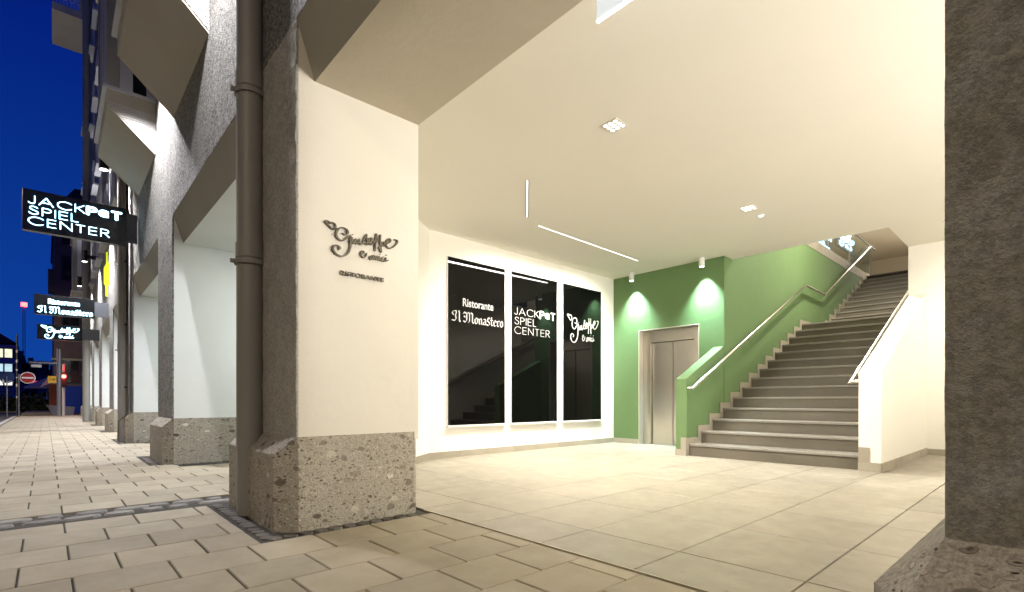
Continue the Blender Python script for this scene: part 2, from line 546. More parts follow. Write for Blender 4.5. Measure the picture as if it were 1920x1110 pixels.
FRAK = {
 'I': (0.62, [[(0.40,0.98),(0.14,0.90),(0.04,0.74),(0.18,0.58)],[(0.40,0.98),(0.45,0.80),(0.36,0.55),(0.43,0.28),(0.30,0.08),(0.02,0.12)]]),
 'l': (0.30, [[(0.04,1.0),(0.12,0.90),(0.12,0.14),(0.22,0.03)]]),
 'M': (1.12, [[(0.0,0.80),(0.10,0.96),(0.24,0.86),(0.32,0.94)],[(0.34,0.86),(0.34,0.24),(0.18,0.05),(0.0,0.16)],[(0.36,0.84),(0.50,0.97),(0.62,0.84),(0.62,0.18),(0.52,0.05)],[(0.64,0.84),(0.78,0.97),(0.92,0.84),(0.92,0.16),(1.03,0.03)],[(0.06,0.60),(0.18,0.50)]]),
 'o': (0.42, [[(0.06,0.44),(0.06,0.14),(0.20,0.02)],[(0.06,0.44),(0.20,0.58),(0.32,0.44),(0.32,0.14),(0.20,0.02)]]),
 'n': (0.46, [[(0.0,0.50),(0.08,0.42),(0.08,0.10),(0.14,0.03)],[(0.08,0.42),(0.24,0.58),(0.32,0.44),(0.32,0.12),(0.40,0.03)]]),
 'a': (0.44, [[(0.06,0.50),(0.20,0.58),(0.30,0.44),(0.30,0.12),(0.38,0.03)],[(0.28,0.34),(0.10,0.28),(0.06,0.12),(0.14,0.02),(0.28,0.12)]]),
 's': (0.38, [[(0.30,0.66),(0.14,0.70),(0.05,0.46),(0.28,0.28),(0.28,0.10),(0.14,0.0),(0.02,0.08)],[(0.12,0.72),(0.26,0.80)]]),
 't': (0.32, [[(0.12,0.80),(0.12,0.14),(0.20,0.03),(0.28,0.08)],[(0.02,0.54),(0.26,0.54)]]),
 'e': (0.38, [[(0.06,0.44),(0.06,0.14),(0.18,0.02),(0.32,0.10)],[(0.06,0.44),(0.20,0.58),(0.30,0.44),(0.10,0.28)]]),
 'r': (0.36, [[(0.0,0.50),(0.08,0.42),(0.08,0.14),(0.16,0.03)],[(0.08,0.42),(0.22,0.58),(0.30,0.50)]]),
 ' ': (0.22, []),
}
def frak_text(s):
    nib = broad_nib(0.115, 0.022, radians(38)); x = 0; P = []
    for ch in s:
        adv, paths = FRAK[ch]
        P += pen([[(x+a, b) for a, b in p] for p in paths], nib)
        x += adv
    return P, x, 1.0
# the script logo, in rectified units (width ~1)
_h = [(-0.03,0.905),(0.02,0.815),(0.075,0.745),(0.105,0.83),(0.09,0.905),(0.055,0.925),(0.035,0.885),(0.015,0.93),(-0.02,0.935),(-0.03,0.905)]
_G = [(0.20,0.69),(0.235,0.665),(0.27,0.73),(0.255,0.82),(0.205,0.85),(0.145,0.80),(0.115,0.66),(0.125,0.55),(0.175,0.48),(0.225,0.525),(0.27,0.62),(0.305,0.67),(0.305,0.50),(0.30,0.33),(0.27,0.17),(0.215,0.065),(0.155,0.05),(0.095,0.105),(0.07,0.20),(0.085,0.30),(0.13,0.325),(0.165,0.27),(0.15,0.225)]
_i = [(0.325,0.635),(0.315,0.54),(0.325,0.465),(0.35,0.49),(0.375,0.62)]
_u = [(0.375,0.62),(0.372,0.53),(0.39,0.485),(0.415,0.55),(0.43,0.64),(0.432,0.53),(0.45,0.49),(0.48,0.56)]
_s = [(0.48,0.56),(0.525,0.82),(0.53,0.70),(0.545,0.60),(0.535,0.53),(0.505,0.545)]
_e = [(0.555,0.60),(0.605,0.665),(0.61,0.74),(0.58,0.74),(0.565,0.64),(0.575,0.56),(0.615,0.58),(0.645,0.68)]
_p1 = [(0.672,0.90),(0.662,0.70),(0.652,0.40)]
_p1b = [(0.655,0.72),(0.685,0.79),(0.695,0.72),(0.665,0.66)]
_p2 = [(0.732,0.90),(0.728,0.70),(0.742,0.40),(0.715,0.55)]
_p2b = [(0.74,0.64),(0.775,0.72),(0.795,0.66),(0.77,0.59),(0.745,0.63)]
_e2 = [(0.80,0.66),(0.865,0.74),(0.885,0.82),(0.86,0.85),(0.825,0.76),(0.82,0.63),(0.865,0.57),(0.93,0.64),(0.985,0.78),(0.985,0.86),(0.945,0.86)]
_and = [(0.445,0.215),(0.475,0.235),(0.495,0.30),(0.47,0.325),(0.45,0.265),(0.455,0.175),(0.485,0.13),(0.52,0.20),(0.53,0.28)]
_am = [(0.625,0.26),(0.59,0.22),(0.58,0.13),(0.61,0.14),(0.635,0.27),(0.628,0.14),(0.65,0.22),(0.66,0.255),(0.665,0.15),(0.68,0.23),(0.692,0.265),(0.70,0.15),(0.715,0.22),(0.722,0.27),(0.725,0.15),(0.745,0.17)]
_ci = [(0.785,0.28),(0.76,0.25),(0.755,0.17),(0.78,0.14),(0.805,0.19),(0.815,0.27),(0.815,0.16),(0.85,0.21)]
def logo_polys(w=0.016):
    P = pen([smooth_path(p) for p in (_h, _i, _u, _s, _e, _p1b, _p2b)], round_nib(w))
    P += pen([smooth_path(p, 5) for p in (_G, _e2)], round_nib(w*1.15))
    P += pen([smooth_path(p) for p in (_p1, _p2)], round_nib(w*1.1))
    P += pen([smooth_path(p) for p in (_and, _am, _ci)], round_nib(w*0.72))
    for q in ((0.335,0.72),(0.728,0.335),(0.82,0.345)):
        P.append([(q[0]+a, q[1]+b) for a, b in round_nib(w*0.9)])
    return P, 1.0, 1.0
def bfont_polys(text, bold=0.0):
    cu = bpy.data.curves.new('t', 'FONT'); cu.body = text; cu.size = 1.0; cu.offset = bold
    o = bpy.data.objects.new('t', cu); COL.objects.link(o)
    dg = bpy.context.evaluated_depsgraph_get(); dg.update()
    me = o.evaluated_get(dg).to_mesh()
    P = [[(me.vertices[i].co.x, me.vertices[i].co.y) for i in p.vertices] for p in me.polygons]
    o.evaluated_get(dg).to_mesh_clear()
    bpy.data.objects.remove(o); bpy.data.curves.remove(cu)
    xs = [a for p in P for a, _ in p]; ys = [b for p in P for _, b in p]
    x0, y0 = min(xs), min(ys)
    return [[(a-x0, b-y0) for a, b in p] for p in P], max(xs)-x0, max(ys)-y0
def letter_mesh(name, polys, size, dst, x, mat, parent=None, depth=0.01, stagger=0.00012, local=None, ref=None):
    """polys in a (w,h) box -> box dst=(y0,z0,y1,z1) on the plane X=x facing +X"""
    ax = min(a for p in polys for a, b in p); bx_ = max(a for p in polys for a, b in p)
    ay = min(b for p in polys for a, b in p); by_ = max(b for p in polys for a, b in p)
    if ref: ax, ay, bx_, by_ = ref
    polys = [[(a-ax, b-ay) for a, b in p] for p in polys]
    w, h = bx_-ax, by_-ay
    y0, z0, y1, z1 = dst
    mb = MB(local)
    for k, p in enumerate(polys):
        d = depth + stagger*(k % 7)
        mb.prism([(y0+a/w*(y1-y0), z0+b/h*(z1-z0)) for a, b in p], lambda q, hh: (x+hh, q[0], q[1]), 0.0, d)
    o = mb.build(name, mat, parent); o['kind'] = 'stuff'
    return o

# ------------------------------------------------------------------ GROUND
g = MB(); g.box(-600, -400, -0.40, 300, 500, -0.30)
tag(g.build('ground', 'ground_soil'), kind='structure')
r = MB(); r.box(-400, -10.5, -0.29, 60, -1.42, -0.12)
tag(r.build('road', 'asphalt'), kind='structure')
r = MB(); r.box(-49.0, -1.42, -0.296, -42.6, 120, -0.116)
tag(r.build('side_road', 'asphalt'), kind='structure')
r = MB(); r.box(-400, -9.0, -0.296, -60, -60, -0.124); r.build('square', 'asphalt')['kind'] = 'structure'
# bedding under the near pavement, and the whole pavement as a ground piece
pv = MB()
pv.box(-41.9, -1.25, -0.29, 8, 1.1, -0.012)
pv.box(-41.9, 1.1, -0.29, 8, 2.335, -0.013)
pavement = tag(pv.build('pavement', 'joint_mortar'), kind='structure')
far_pv = MB(); far_pv.box(-120, -1.25, -0.29, -49.4, 0.36, -0.01)
tag(far_pv.build('far_pavement', 'paver_concrete'), kind='structure')
far_road_edge = MB(); far_road_edge.box(-140, -9.3, -0.29, -62.0, -1.6, -0.02)
tag(far_road_edge.build('traffic_island', 'paver_concrete'), kind='structure')

def slab_mb(w, d, th, ch=0.004):
    mb = MB()
    hw, hd = w/2, d/2
    r0 = [(-hw,-hd,-th),(hw,-hd,-th),(hw,hd,-th),(-hw,hd,-th)]
    r1 = [(-hw,-hd,-ch),(hw,-hd,-ch),(hw,hd,-ch),(-hw,hd,-ch)]
    r2 = [(-hw+ch,-hd+ch,0),(hw-ch,-hd+ch,0),(hw-ch,hd-ch,0),(-hw+ch,hd-ch,0)]
    return mb.loft([r0, r1, r2])
# pavers: courses 0.395 wide in X, stones 0.42 long in Y, every other course shifted half a stone
CW, SL = 0.3955, 0.418
def blocked(x, y):
    """plinth footprints with their sett borders, and the cobble band"""
    if -5.56 < x < -5.22+0.0 and False: return True
    for k in range(-1, 8):
        xr = P0[0]-5.04*k if k >= 0 else 1.10
        xl = xr-1.36 if k >= 0 else -0.20
        c = fx((xl+xr)/2, 1.2)
        if xl-0.16 < x < xr+0.16 and y > c[1]-0.17: return True
    return False
cells = []
def courses(x_start, nmax, sgn):
    for i in range(nmax):
        yield i, x_start + sgn*CW*i
# courses right of the cobble band: boundaries at -3.49-0.3955k ; band between -5.18 and -5.53
near = []
for k in range(-30, 5):
    xc = -3.49 - CW*k - CW/2
    if xc - CW/2 < -5.19: continue
    if xc > 7: continue
    near.append((k, xc))
far = []
for k in range(0, 91):
    far.append((k+1, -5.54 - CW*k - CW/2))
for k, xc in near + far:
    off = 0.0 if k % 2 == 0 else SL/2
    for j in range(-5, 9):
        yc = 0.31 + off + SL*j - SL/2 + SL*0.5*0
        lo, hi = yc - SL/2, yc + SL/2
        lim = 2.325 if (xc > -3.6 and xc < -0.3) else 1.34 + (0.0107*(-xc-3.65) if xc < -3.65 else 0)
        if -5.0-5.04*math.floor((-5.0-xc)/5.04+1) : pass
        # openings further along take pavers too
        if xc < -5.3:
            ph = (-3.65 - xc) % 5.04
            if ph > 1.62 and ph < 4.78: lim = 2.4
            lim += 0.0
        if lo < -1.22: lo = -1.22
        hi = min(hi, lim)
        if hi - lo < 0.07: continue
        cells.append((xc, (lo+hi)/2, hi-lo))
cc = []
for xc, yc, ln in cells:
    # clip against plinth border
    if blocked(xc, yc+ln/2-0.01):
        base = fx(xc, 1.2)[1]-0.172
        hi = base; lo = yc-ln/2
        if hi-lo < 0.03: continue
        yc, ln = (hi+lo)/2, hi-lo
    cc.append((xc, yc, ln))
fwd = (-sin(YAW), cos(YAW)); rgt = (cos(YAW), sin(YAW))
def in_view(x, y):
    t_ = x*fwd[0]+y*fwd[1]; l_ = x*rgt[0]+y*rgt[1]
    return t_ > 0.5 and abs(l_) < t_*1.06 and 949*0.92/t_ < 400
vis = [c for c in cc if in_view(c[0], c[1])]
vis.sort(key=lambda c: c[0]**2+c[1]**2)
solo = set(vis[:285])
pmesh = {}
joined = MB()
for c in cc:
    xc, yc, ln = c
    W, L = CW-0.0035, ln-0.009
    rr_ = random.Random(int(xc*1000)*31+int(yc*1000))
    dz = rr_.uniform(-0.0015, 0.0015)
    if c in solo:
        key = round(L, 2)
        if key not in pmesh:
            o = slab_mb(W, L, 0.045, 0.005).build('paver', 'paver_concrete', pavement)
            pmesh[key] = o; o.location = (xc, yc, dz)
        else:
            o = dup_mesh(pmesh[key], (xc, yc, dz), pavement)
        o.rotation_euler = (rr_.uniform(-.002,.002), rr_.uniform(-.002,.002), 0)
    else:
        s = slab_mb(W, L, 0.03, 0.004)
        joined.add([(a+xc, b+yc, z+dz) for a, b, z in s.v], s.f)
jo = joined.build('paver_field', 'paver_concrete', pavement); jo['kind'] = 'stuff'

# rough granite setts: band across the pavement and borders round the plinths
def sett_mesh(seed, w, d):
    rr_ = random.Random(seed); mb = MB()
    n = 8; base = []
    for i in range(n):
        a = 2*pi*i/n + pi/8
        sx = max(-1, min(1, cos(a)*1.35)); sy = max(-1, min(1, sin(a)*1.35))
        base.append((sx*w/2*rr_.uniform(.86, 1.0), sy*d/2*rr_.uniform(.86, 1.0)))
    r0 = [(a, b, -0.05) for a, b in base]
    r1 = [(a, b, -0.012) for a, b in base]
    r2 = [(a*.86, b*.86, rr_.uniform(-0.002, 0.003)) for a, b in base]
    return mb.loft([r0, r1, r2])
sett_protos = []
for k in range(5):
    o = sett_mesh(k, 0.15, 0.22).build('sett', 'granite_sett', pavement); sett_protos.append(o)
used = [False]*5
def put_sett(x, y, rz, sx, sy, z=0.0):
    k = random.randrange(5)
    if not used[k]:
        o = sett_protos[k]; used[k] = True
    else:
        o = sett_protos[k].copy(); COL.objects.link(o)
    o.location = (x, y, z); o.rotation_euler = (0, 0, rz); o.scale = (sx, sy, 1)
y = -1.2
while y < 1.05:
    l1 = random.uniform(0.16, 0.30)
    put_sett(-5.27+random.uniform(-.01,.01), y+l1/2, random.uniform(-.06,.06), random.uniform(.95,1.05), l1/0.22*0.97)
    l2 = random.uniform(0.16, 0.30)
    put_sett(-5.445+random.uniform(-.01,.01), y+l1*0.3+l2/2, random.uniform(-.06,.06), random.uniform(.95,1.08), l2/0.22*0.93)
    y += (l1+l2)/2
small_protos = []
for k in range(4):
    small_protos.append(sett_mesh(20+k, 0.10, 0.10).build('small_sett', 'dark_sett', pavement))
sused = [False]*4
def put_small(x, y, rz):
    k = random.randrange(4)
    if not sused[k]: o = small_protos[k]; sused[k] = True
    else: o = small_protos[k].copy(); COL.objects.link(o)
    o.location = (x, y, random.uniform(-0.004, 0.001)); o.rotation_euler = (0, 0, rz+random.uniform(-.15,.15))
for k in range(0, 3):
    xr = -3.65-5.04*k; xl = xr-1.36
    n = 15
    for i in range(n):
        q = fx(xl-0.02+(1.40)*i/(n-1), 1.098); put_small(q[0], q[1]-0.0, 0)
        if k == 0:
            q = fx(xl-0.02+(1.40)*i/(n-1)+.05, 1.15)
    for i in range(11 if k == 0 else 9):
        q = fx(xr+0.07, 1.13+i*0.105); put_small(q[0], q[1], 0)
        if k: q = fx(xl-0.07, 1.13+i*0.105); put_small(q[0], q[1], 0)
kb = MB()
x = -41.9
pk = thing('kerb', None, None); tag(pk, kind='structure')
k0 = MB().box(-0.495, -0.07, -0.28, 0.495, 0.07, 0.0).build('kerb_stone', 'kerb_granite', pk, 0.012)
k0.location = (-41.4, -1.33, 0.0)
for i in range(1, 49):
    dup_mesh(k0, (-41.4+i*1.0, -1.33, 0.0), pk)
k1 = dup_mesh(k0, (-42.0, -0.8, 0.0), pk, pi/2)
for i in range(1, 3): dup_mesh(k0, (-42.0, -0.8+i, 0.0), pk, pi/2)

# ------------------------------------------------------------------ PASSAGE FLOOR
XW, YG, YB, ZC = -6.71, 9.24, 11.07, 3.60
fl = MB(); fl.box(-6.75, 2.36, -0.29, 4.0, 11.3, -0.012)
fl.box(-20.0, 2.42, -0.29, -6.75, 5.2, -0.002)
floor = tag(fl.build('passage_floor', 'joint_mortar'), kind='structure')
tmesh = {}
ys = [(2.355, 2.84)] + [(2.84+0.838*i, 2.84+0.838*(i+1)) for i in range(10)]
xs = [-0.88-0.70*k for k in range(-6, 9)]
for (y0, y1) in ys:
    if y0 > 11.1: continue
    y1 = min(y1, 11.15)
    for x1_ in xs:
        x0_ = max(x1_-0.70, -6.72)
        if x1_ < -6.6: continue
        if y0 > 9.5 and x0_ < -4.2: continue
        w_, d_ = x1_-x0_-0.009, y1-y0-0.009
        key = (round(w_, 2), round(d_, 2))
        loc = ((x0_+x1_)/2, (y0+y1)/2, random.uniform(-.0006, .0006))
        if key not in tmesh:
            o = slab_mb(w_, d_, 0.03, 0.0025).build('floor_tile', 'floor_tile_concrete', floor); tmesh[key] = o; o.location = loc
        else: dup_mesh(tmesh[key], loc, floor)
e = MB(); e.box(-3.64, 2.338, -0.05, -0.16, 2.350, 0.0035)
e.build('edge_strip', 'brass_edge', floor)

# ------------------------------------------------------------------ PASSAGE WALLS AND CEILING
w = MB(); w.box(XW-0.25, 4.42, -0.05, XW, 9.5, 3.9)
wall_left = tag(w.build('wall_left', 'white_wall_paint'), kind='structure')
w = MB(); w.prism([(XW,4.42),(-6.30,3.86),(-5.02,2.29),(-5.3,2.29),(XW-0.25,4.2),(XW-0.25,4.42)], lambda p, h: (p[0], p[1], h), -0.05, 3.9)
wall_ch = tag(w.build('wall_corner', 'white_wall_paint'), kind='structure')
w = MB()   # green wall with lift niche 2.40 high, -6.07 .. -4.72
w.box(XW, YG, -0.05, -6.07, YG+0.45, 3.9); w.box(-6.07, YG, 2.40, -4.72, YG+0.45, 3.9)
w.box(-4.72, YG, -0.05, -4.43, YG+0.45, 3.9)
w.box(-4.43, YG, -0.05, -4.23, 9.62, 3.9)
w.box(-4.43, 9.62, -0.05, -4.23, 19.35, 4.74)
wall_green = tag(w.build('wall_green', 'green_wall_paint'), kind='structure')
w = MB(); w.box(-1.81, YB, -0.05, 4.0, YB+0.25, 3.9); w.box(-1.81, YB+0.25, 2.0, -1.56, 27.4, 7.2)
wall_back = tag(w.build('wall_back', 'white_wall_paint'), kind='structure')
w = MB(); w.box(4.0, 2.29, -0.05, 4.25, YB+0.25, 3.9)
tag(w.build('wall_right', 'white_wall_paint'), kind='structure')
w = MB(); w.box(XW-0.2, 2.29, ZC, 4.2, 9.60, ZC+0.30); w.box(-1.81, 9.60, ZC, 4.2, YB+0.2, ZC+0.3)
w.box(XW-0.2, 9.60, ZC, -4.43, 9.8, ZC+0.3)
ceiling = tag(w.build('ceiling', 'ceiling_paint'), kind='structure')

def skirting(parent, pts, n_len=0.62, h=0.10, th=0.012):
    """row of stone tiles along the segment pts (outside = to the left of travel)"""
    (x0, y0), (x1, y1) = pts
    L = math.hypot(x1-x0, y1-y0); n = max(1, round(L/n_len)); u = ((x1-x0)/L, (y1-y0)/L)
    nx, ny = -u[1], u[0]
    ang = atan2(u[1], u[0])
    w_ = L/n-0.004
    o = MB().box(-w_/2, -0.004, 0.0, w_/2, th, h).build('skirting_tile', 'skirting_granite', parent)
    for i in range(n):
        c = (x0+u[0]*L*(i+.5)/n, y0+u[1]*L*(i+.5)/n, 0)
        if i == 0: o.location = c; o.rotation_euler = (0, 0, ang)
        else: dup_mesh(o, c, parent, ang)
skirting(wall_left, [(XW, 9.24), (XW, 4.42)])
skirting(wall_ch, [(XW, 4.42), (-6.30, 3.86)])
skirting(wall_ch, [(-6.30, 3.86), (-5.02, 2.29)])
skirting(wall_green, [(-6.07, YG), (XW+0.012, YG)], 0.55)
skirting(wall_back, [(3.9, YB), (-1.56, YB)])

# ------------------------------------------------------------------ LIFT
lift = thing('lift', 'stainless steel lift door in a white framed niche of the green wall', 'lift', (-5.395, YG+0.2, 0))
def lp(mb, name, mat, bev=0.0):
    mb.v = [(a+5.395, b-(YG+0.2), c) for a, b, c in mb.v]
    return mb.build(name, mat, lift, bev)
lp(MB().box(-6.07, YG-0.002, 0, -6.058, YG+0.20, 2.388).box(-4.732, YG-0.002, 0, -4.72, YG+0.20, 2.388).box(-6.07, YG-0.002, 2.388, -4.72, YG+0.20, 2.40), 'niche_lining', 'lintel_plaster')
lp(MB().box(-6.055, YG+0.16, 0, -5.88, YG+0.30, 2.386), 'jamb', 'brushed_steel', 0.004)
lp(MB().box(-4.91, YG+0.16, 0, -4.735, YG+0.30, 2.386), 'jamb', 'brushed_steel', 0.004)
lp(MB().box(-5.878, YG+0.16, 2.14, -4.912, YG+0.30, 2.386), 'header', 'brushed_steel', 0.004)
lp(MB().box(-5.870, YG+0.222, 0.012, -5.404, YG+0.245, 2.13), 'door_panel', 'brushed_steel', 0.003)
lp(MB().box(-5.384, YG+0.215, 0.012, -4.915, YG+0.238, 2.13), 'door_panel', 'brushed_steel', 0.003)
lp(MB().box(-5.878, YG+0.25, 0, -4.912, YG+0.32, 2.14).box(-5.402, YG+0.2465, 0.01, -5.380, YG+0.2485, 2.14), 'shaft_back', 'black_metal')
lp(MB().box(-5.878, YG+0.165, -0.01, -4.912, YG+0.25, 0.008), 'sill', 'brushed_steel')

# ------------------------------------------------------------------ STAIRCASE
XL, XR = -4.23, -1.81
stair = thing('staircase', 'wide grey granite staircase rising between green wall and cream parapet', 'staircase', (-3.02, 7.92, 0))
RI, TR = 0.1965, 0.4165
steps = [(7.92+TR*i, RI*i) for i in range(14)] + [(15.23+0.412*i, 2.751+RI*i) for i in range(11)]
Y0s = 7.92
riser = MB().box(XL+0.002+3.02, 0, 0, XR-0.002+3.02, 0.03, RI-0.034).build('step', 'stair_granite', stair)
tread = MB().box(XL+0.002+3.02, -0.022, RI-0.034, XR-0.002+3.02, TR+0.02, RI).build('tread', 'tread_granite_lit', riser, 0.004)
first = True
for i, (ys_, zs_) in enumerate(steps):
    if i == 13 or i == 24: 
        pass
    if first:
        riser.location = (0, ys_-Y0s, zs_); first = False
    else:
        o = riser.copy(); COL.objects.link(o); o.location = (0, ys_-Y0s, zs_)
        t2 = tread.copy(); COL.objects.link(t2); t2.parent = o
MB().box(XL+0.004+3.02, 13.35+TR-Y0s, 2.70, XR-0.004+3.02, 15.23-Y0s, 2.747).build('landing', 'stair_granite', stair)
# solid body under the flights
MB().prism([(7.98,-0.02),(13.5,2.60),(13.5,-0.02)], lambda p, h: (h, p[0]-Y0s, p[1]), XL+0.01+3.02, XR-0.01+3.02).build('flight_core', 'stair_granite', stair)
MB().prism([(13.5,2.55),(15.25,2.55),(19.4,4.72),(19.4,2.0),(13.5,2.0)], lambda p, h: (h, p[0]-Y0s, p[1]), XL+0.01+3.02, XR-0.01+3.02).build('flight_core', 'stair_granite', stair)
# stepped skirting on the green side
sk0 = None
def sk(y0, z0, z1, y1):
    return MB().box(0, 0, 0, 0.012, y1-y0-0.003, z1-z0).build('skirting_tile', 'skirting_granite', stair)
for i, (ys_, zs_) in enumerate(steps):
    if sk0 is None:
        sk0 = MB().box(0, -0.115, -0.02, 0.014, TR-0.118, RI+0.10).build('skirting_tile', 'skirting_granite', stair)
        o = sk0
    else:
        o = sk0.copy(); COL.objects.link(o)
    o.location = (XL+0.001+3.02, ys_-Y0s, zs_)
MB().box(0, 0, 0, 0.014, 1.9, 0.11).build('skirting_tile', 'skirting_granite', stair).location = (XL+0.001+3.02, 13.35+TR-0.12-Y0s, 2.745)
# first step's end blocks on both parapets
MB().box(XR+3.02, -0.075, 0.0, -1.56+3.02, -0.060, 0.11).build('skirting_tile', 'skirting_granite', stair)

def parapet(name, label, x0, x1, ya, yb, za, zb, mat):
    root = thing(name, label, 'parapet wall', ((x0+x1)/2, ya, 0))
    cx_ = (x0+x1)/2
    mb = MB().prism([(0,-0.02),(0,za),(yb-ya,zb),(yb-ya,-0.02)], lambda p, h: (h, p[0], p[1]), x0-cx_, x1-cx_)
    mb.build('wall_body', mat, root, 0.004)
    return root, cx_
pl, _ = parapet('stair_parapet', 'low green parapet with sloping top beside the lift', -4.43, -4.235, 7.86, 9.238, 1.285, 1.93, 'green_wall_paint')
MB().box(-0.098, -0.013, 0, 0.0, -0.001, 0.10).build('skirting_tile', 'skirting_granite', pl)
MB().box(0.0, -0.014, 0, 0.098, -0.001, 0.30).build('skirting_tile', 'skirting_granite', pl)
pr_, _ = parapet('stair_parapet', 'low cream parapet with sloping top right of the stairs', -1.807, -1.56, 7.86, 11.068, 1.285, 2.745, 'white_wall_paint')
MB().box(-0.122, -0.014, 0.0, 0.0, -0.001, 0.31).build('skirting_tile', 'skirting_granite', pr_)
MB().box(0.0, -0.013, 0.0, 0.1235, -0.001, 0.115).build('skirting_tile', 'skirting_granite', pr_)
for i in range(5):
    MB().box(0.1235, i*0.64+0.002, 0.0, 0.1365, i*0.64+0.638, 0.115).build('skirting_tile', 'skirting_granite', pr_) if i == 0 else None
base_t = MB().box(0.1235, 0.002, 0.0, 0.1365, 0.638, 0.115).build('skirting_tile', 'skirting_granite', pr_)
base_t.location = (0, 0.64, 0)
for i in range(2, 5): dup_mesh(base_t, (0, 0.64*i, 0), pr_)

# handrails
def handrail(label, path, xwall, brackets, ends):
    root = thing('handrail', label, 'handrail', path[0])
    o = path[0]
    rel = lambda p: (p[0]-o[0], p[1]-o[1], p[2]-o[2])
    MB().tube([rel(p) for p in path], 0.024, 14).build('rail', 'rail_steel', root)
    for (by, bz) in brackets:
        s = 1 if xwall > path[1][0] else -1
        MB().tube([rel((path[1][0], by, bz-0.02)), rel((path[1][0], by, bz-0.07)), rel((xwall, by, bz-0.09))], 0.007, 8).build('bracket', 'rail_steel', root)
    return root
def rz_on(y, path):
    for p, q in zip(path, path[1:]):
        if min(p[1], q[1]) <= y <= max(p[1], q[1]) and abs(q[1]-p[1]) > 0.01:
            return p[2]+(q[2]-p[2])*(y-p[1])/(q[1]-p[1])
    return path[-1][2]
pL = [(-4.225,7.84,1.12),(-4.15,7.86,1.12),(-4.15,8.02,1.18),(-4.15,13.37,3.68),(-4.15,14.82,3.66),(-4.15,19.46,5.86)]
pL = [(-4.228,7.90,1.13),(-4.15,7.90,1.13),(-4.15,13.37,3.68),(-4.15,14.82,3.66),(-4.15,19.46,5.86)]
handrail('long bent steel handrail on the green stair wall', pL, -4.228, [(y_, rz_on(y_, pL)) for y_ in (8.5, 10.2, 11.9, 14.1, 15.6, 17.6)], None)
pR = [(-1.812,7.86,1.16),(-1.885,7.80,1.16),(-1.885,7.84,1.20),(-1.885,13.2,3.68)]
pR = [(-1.812,7.90,1.18),(-1.885,7.79,1.16),(-1.885,13.2,3.66)]
handrail('short steel handrail on the cream stair parapet', pR, -1.812, [(y_, rz_on(y_, pR)) for y_ in (8.6, 10.2)], None)

# ------------------------------------------------------------------ UPPER LANDING seen through the stair opening
u = MB(); u.box(-12, 19.35, 4.70, 6, 27.6, 4.90); u.box(-12, 9.85, 4.74, -4.23, 19.35, 4.92)
tag(u.build('upper_floor', 'floor_tile_concrete'), kind='structure')
u = MB(); u.box(-4.235, 9.85, 4.735, -4.222, 19.33, 4.985)
tag(u.build('slab_edge', 'skirting_granite'), kind='structure')
u = MB(); u.box(-12, 9.9, 7.2, 6, 27.6, 7.4)
tag(u.build('upper_ceiling', 'upper_ceiling_paint'), kind='structure')
u = MB(); u.box(-12, 27.4, 4.9, 6, 27.6, 7.2); u.box(-12, 9.9, 4.92, -11.8, 27.4, 7.2)
tag(u.build('upper_wall', 'upper_ceiling_paint'), kind='structure')
UP = []
bal = thing('glass_balustrade', 'clear glass balustrade with dark handrail above the green stair wall', 'balustrade', (-4.25, 17, 4.985))
for i, (a_, b_y) in enumerate(((11.6, 13.78), (13.8, 15.6), (15.62, 17.45), (17.47, 19.88))):
    MB().box(-0.006, a_-17, 0.0, 0.006, b_y-17, 0.96).build('glass_pane', 'clear_glass', bal)
MB().tube([(0, 11.6-17, 1.0), (0, 20.5-17, 1.0)], 0.025, 10).build('top_rail', 'black_metal', bal)
for yy in (17.46, 19.90):
    MB().box(-0.02, yy-17-0.012, -0.06, 0.02, yy-17+0.012, 0.97).build('post', 'rail_steel', bal)
P_, w_, h_ = bfont_polys('CASINO' if False else 'CENTER')
def upper_sign(label, x, y, z, wy, hz, text2=True):
    s = thing('upper_sign', label, 'sign', (x, y, z))
    MB().box(-0.06, 0, 0, 0, wy, hz).build('board', 'sign_board_black', s)
    P2, a_, b_ = jackpot_polys()
    letter_mesh('lettering', P2, (a_, b_), (0.12, 0.12, wy-0.12, hz-0.12), 0.0, 'upper_sign_glow', s, 0.02)
upper_sign('lit white lettering on a dark board behind the glass balustrade', -5.3, 18.0, 5.75, 1.75, 0.85)
us = thing('upper_sign', 'lit handwritten lettering hanging above the glass balustrade', 'sign', (-5.3, 20.2, 6.35))
MB().box(-0.06, 0, 0, 0, 2.3, 0.62).build('board', 'sign_bracket_grey', us)
P2, a_, b_ = logo_polys(0.02)
letter_mesh('lettering', P2, (a_, b_), (0.15, 0.06, 2.15, 0.56), 0.0, 'upper_sign_glow', us, 0.02)
for q_ in (0.2, 2.0): MB().box(-0.04, q_, 0.62, -0.02, q_+0.02, 0.85).build('hanger', 'rail_steel', us)
sf = thing('shop_front', 'dark glazed shop front on the upper gallery', 'shop front', (-6.9, 17, 4.92))
for i in range(6):
    MB().box(-0.02, -5+i*1.7+0.05, 0.05, 0.0, -5+i*1.7+1.65, 2.2).build('pane', 'dark_window_glass', sf)
    MB().box(-0.05, -5+i*1.7-0.04, 0.0, 0.03, -5+i*1.7+0.04, 2.27).build('mullion', 'sign_bracket_grey', sf)

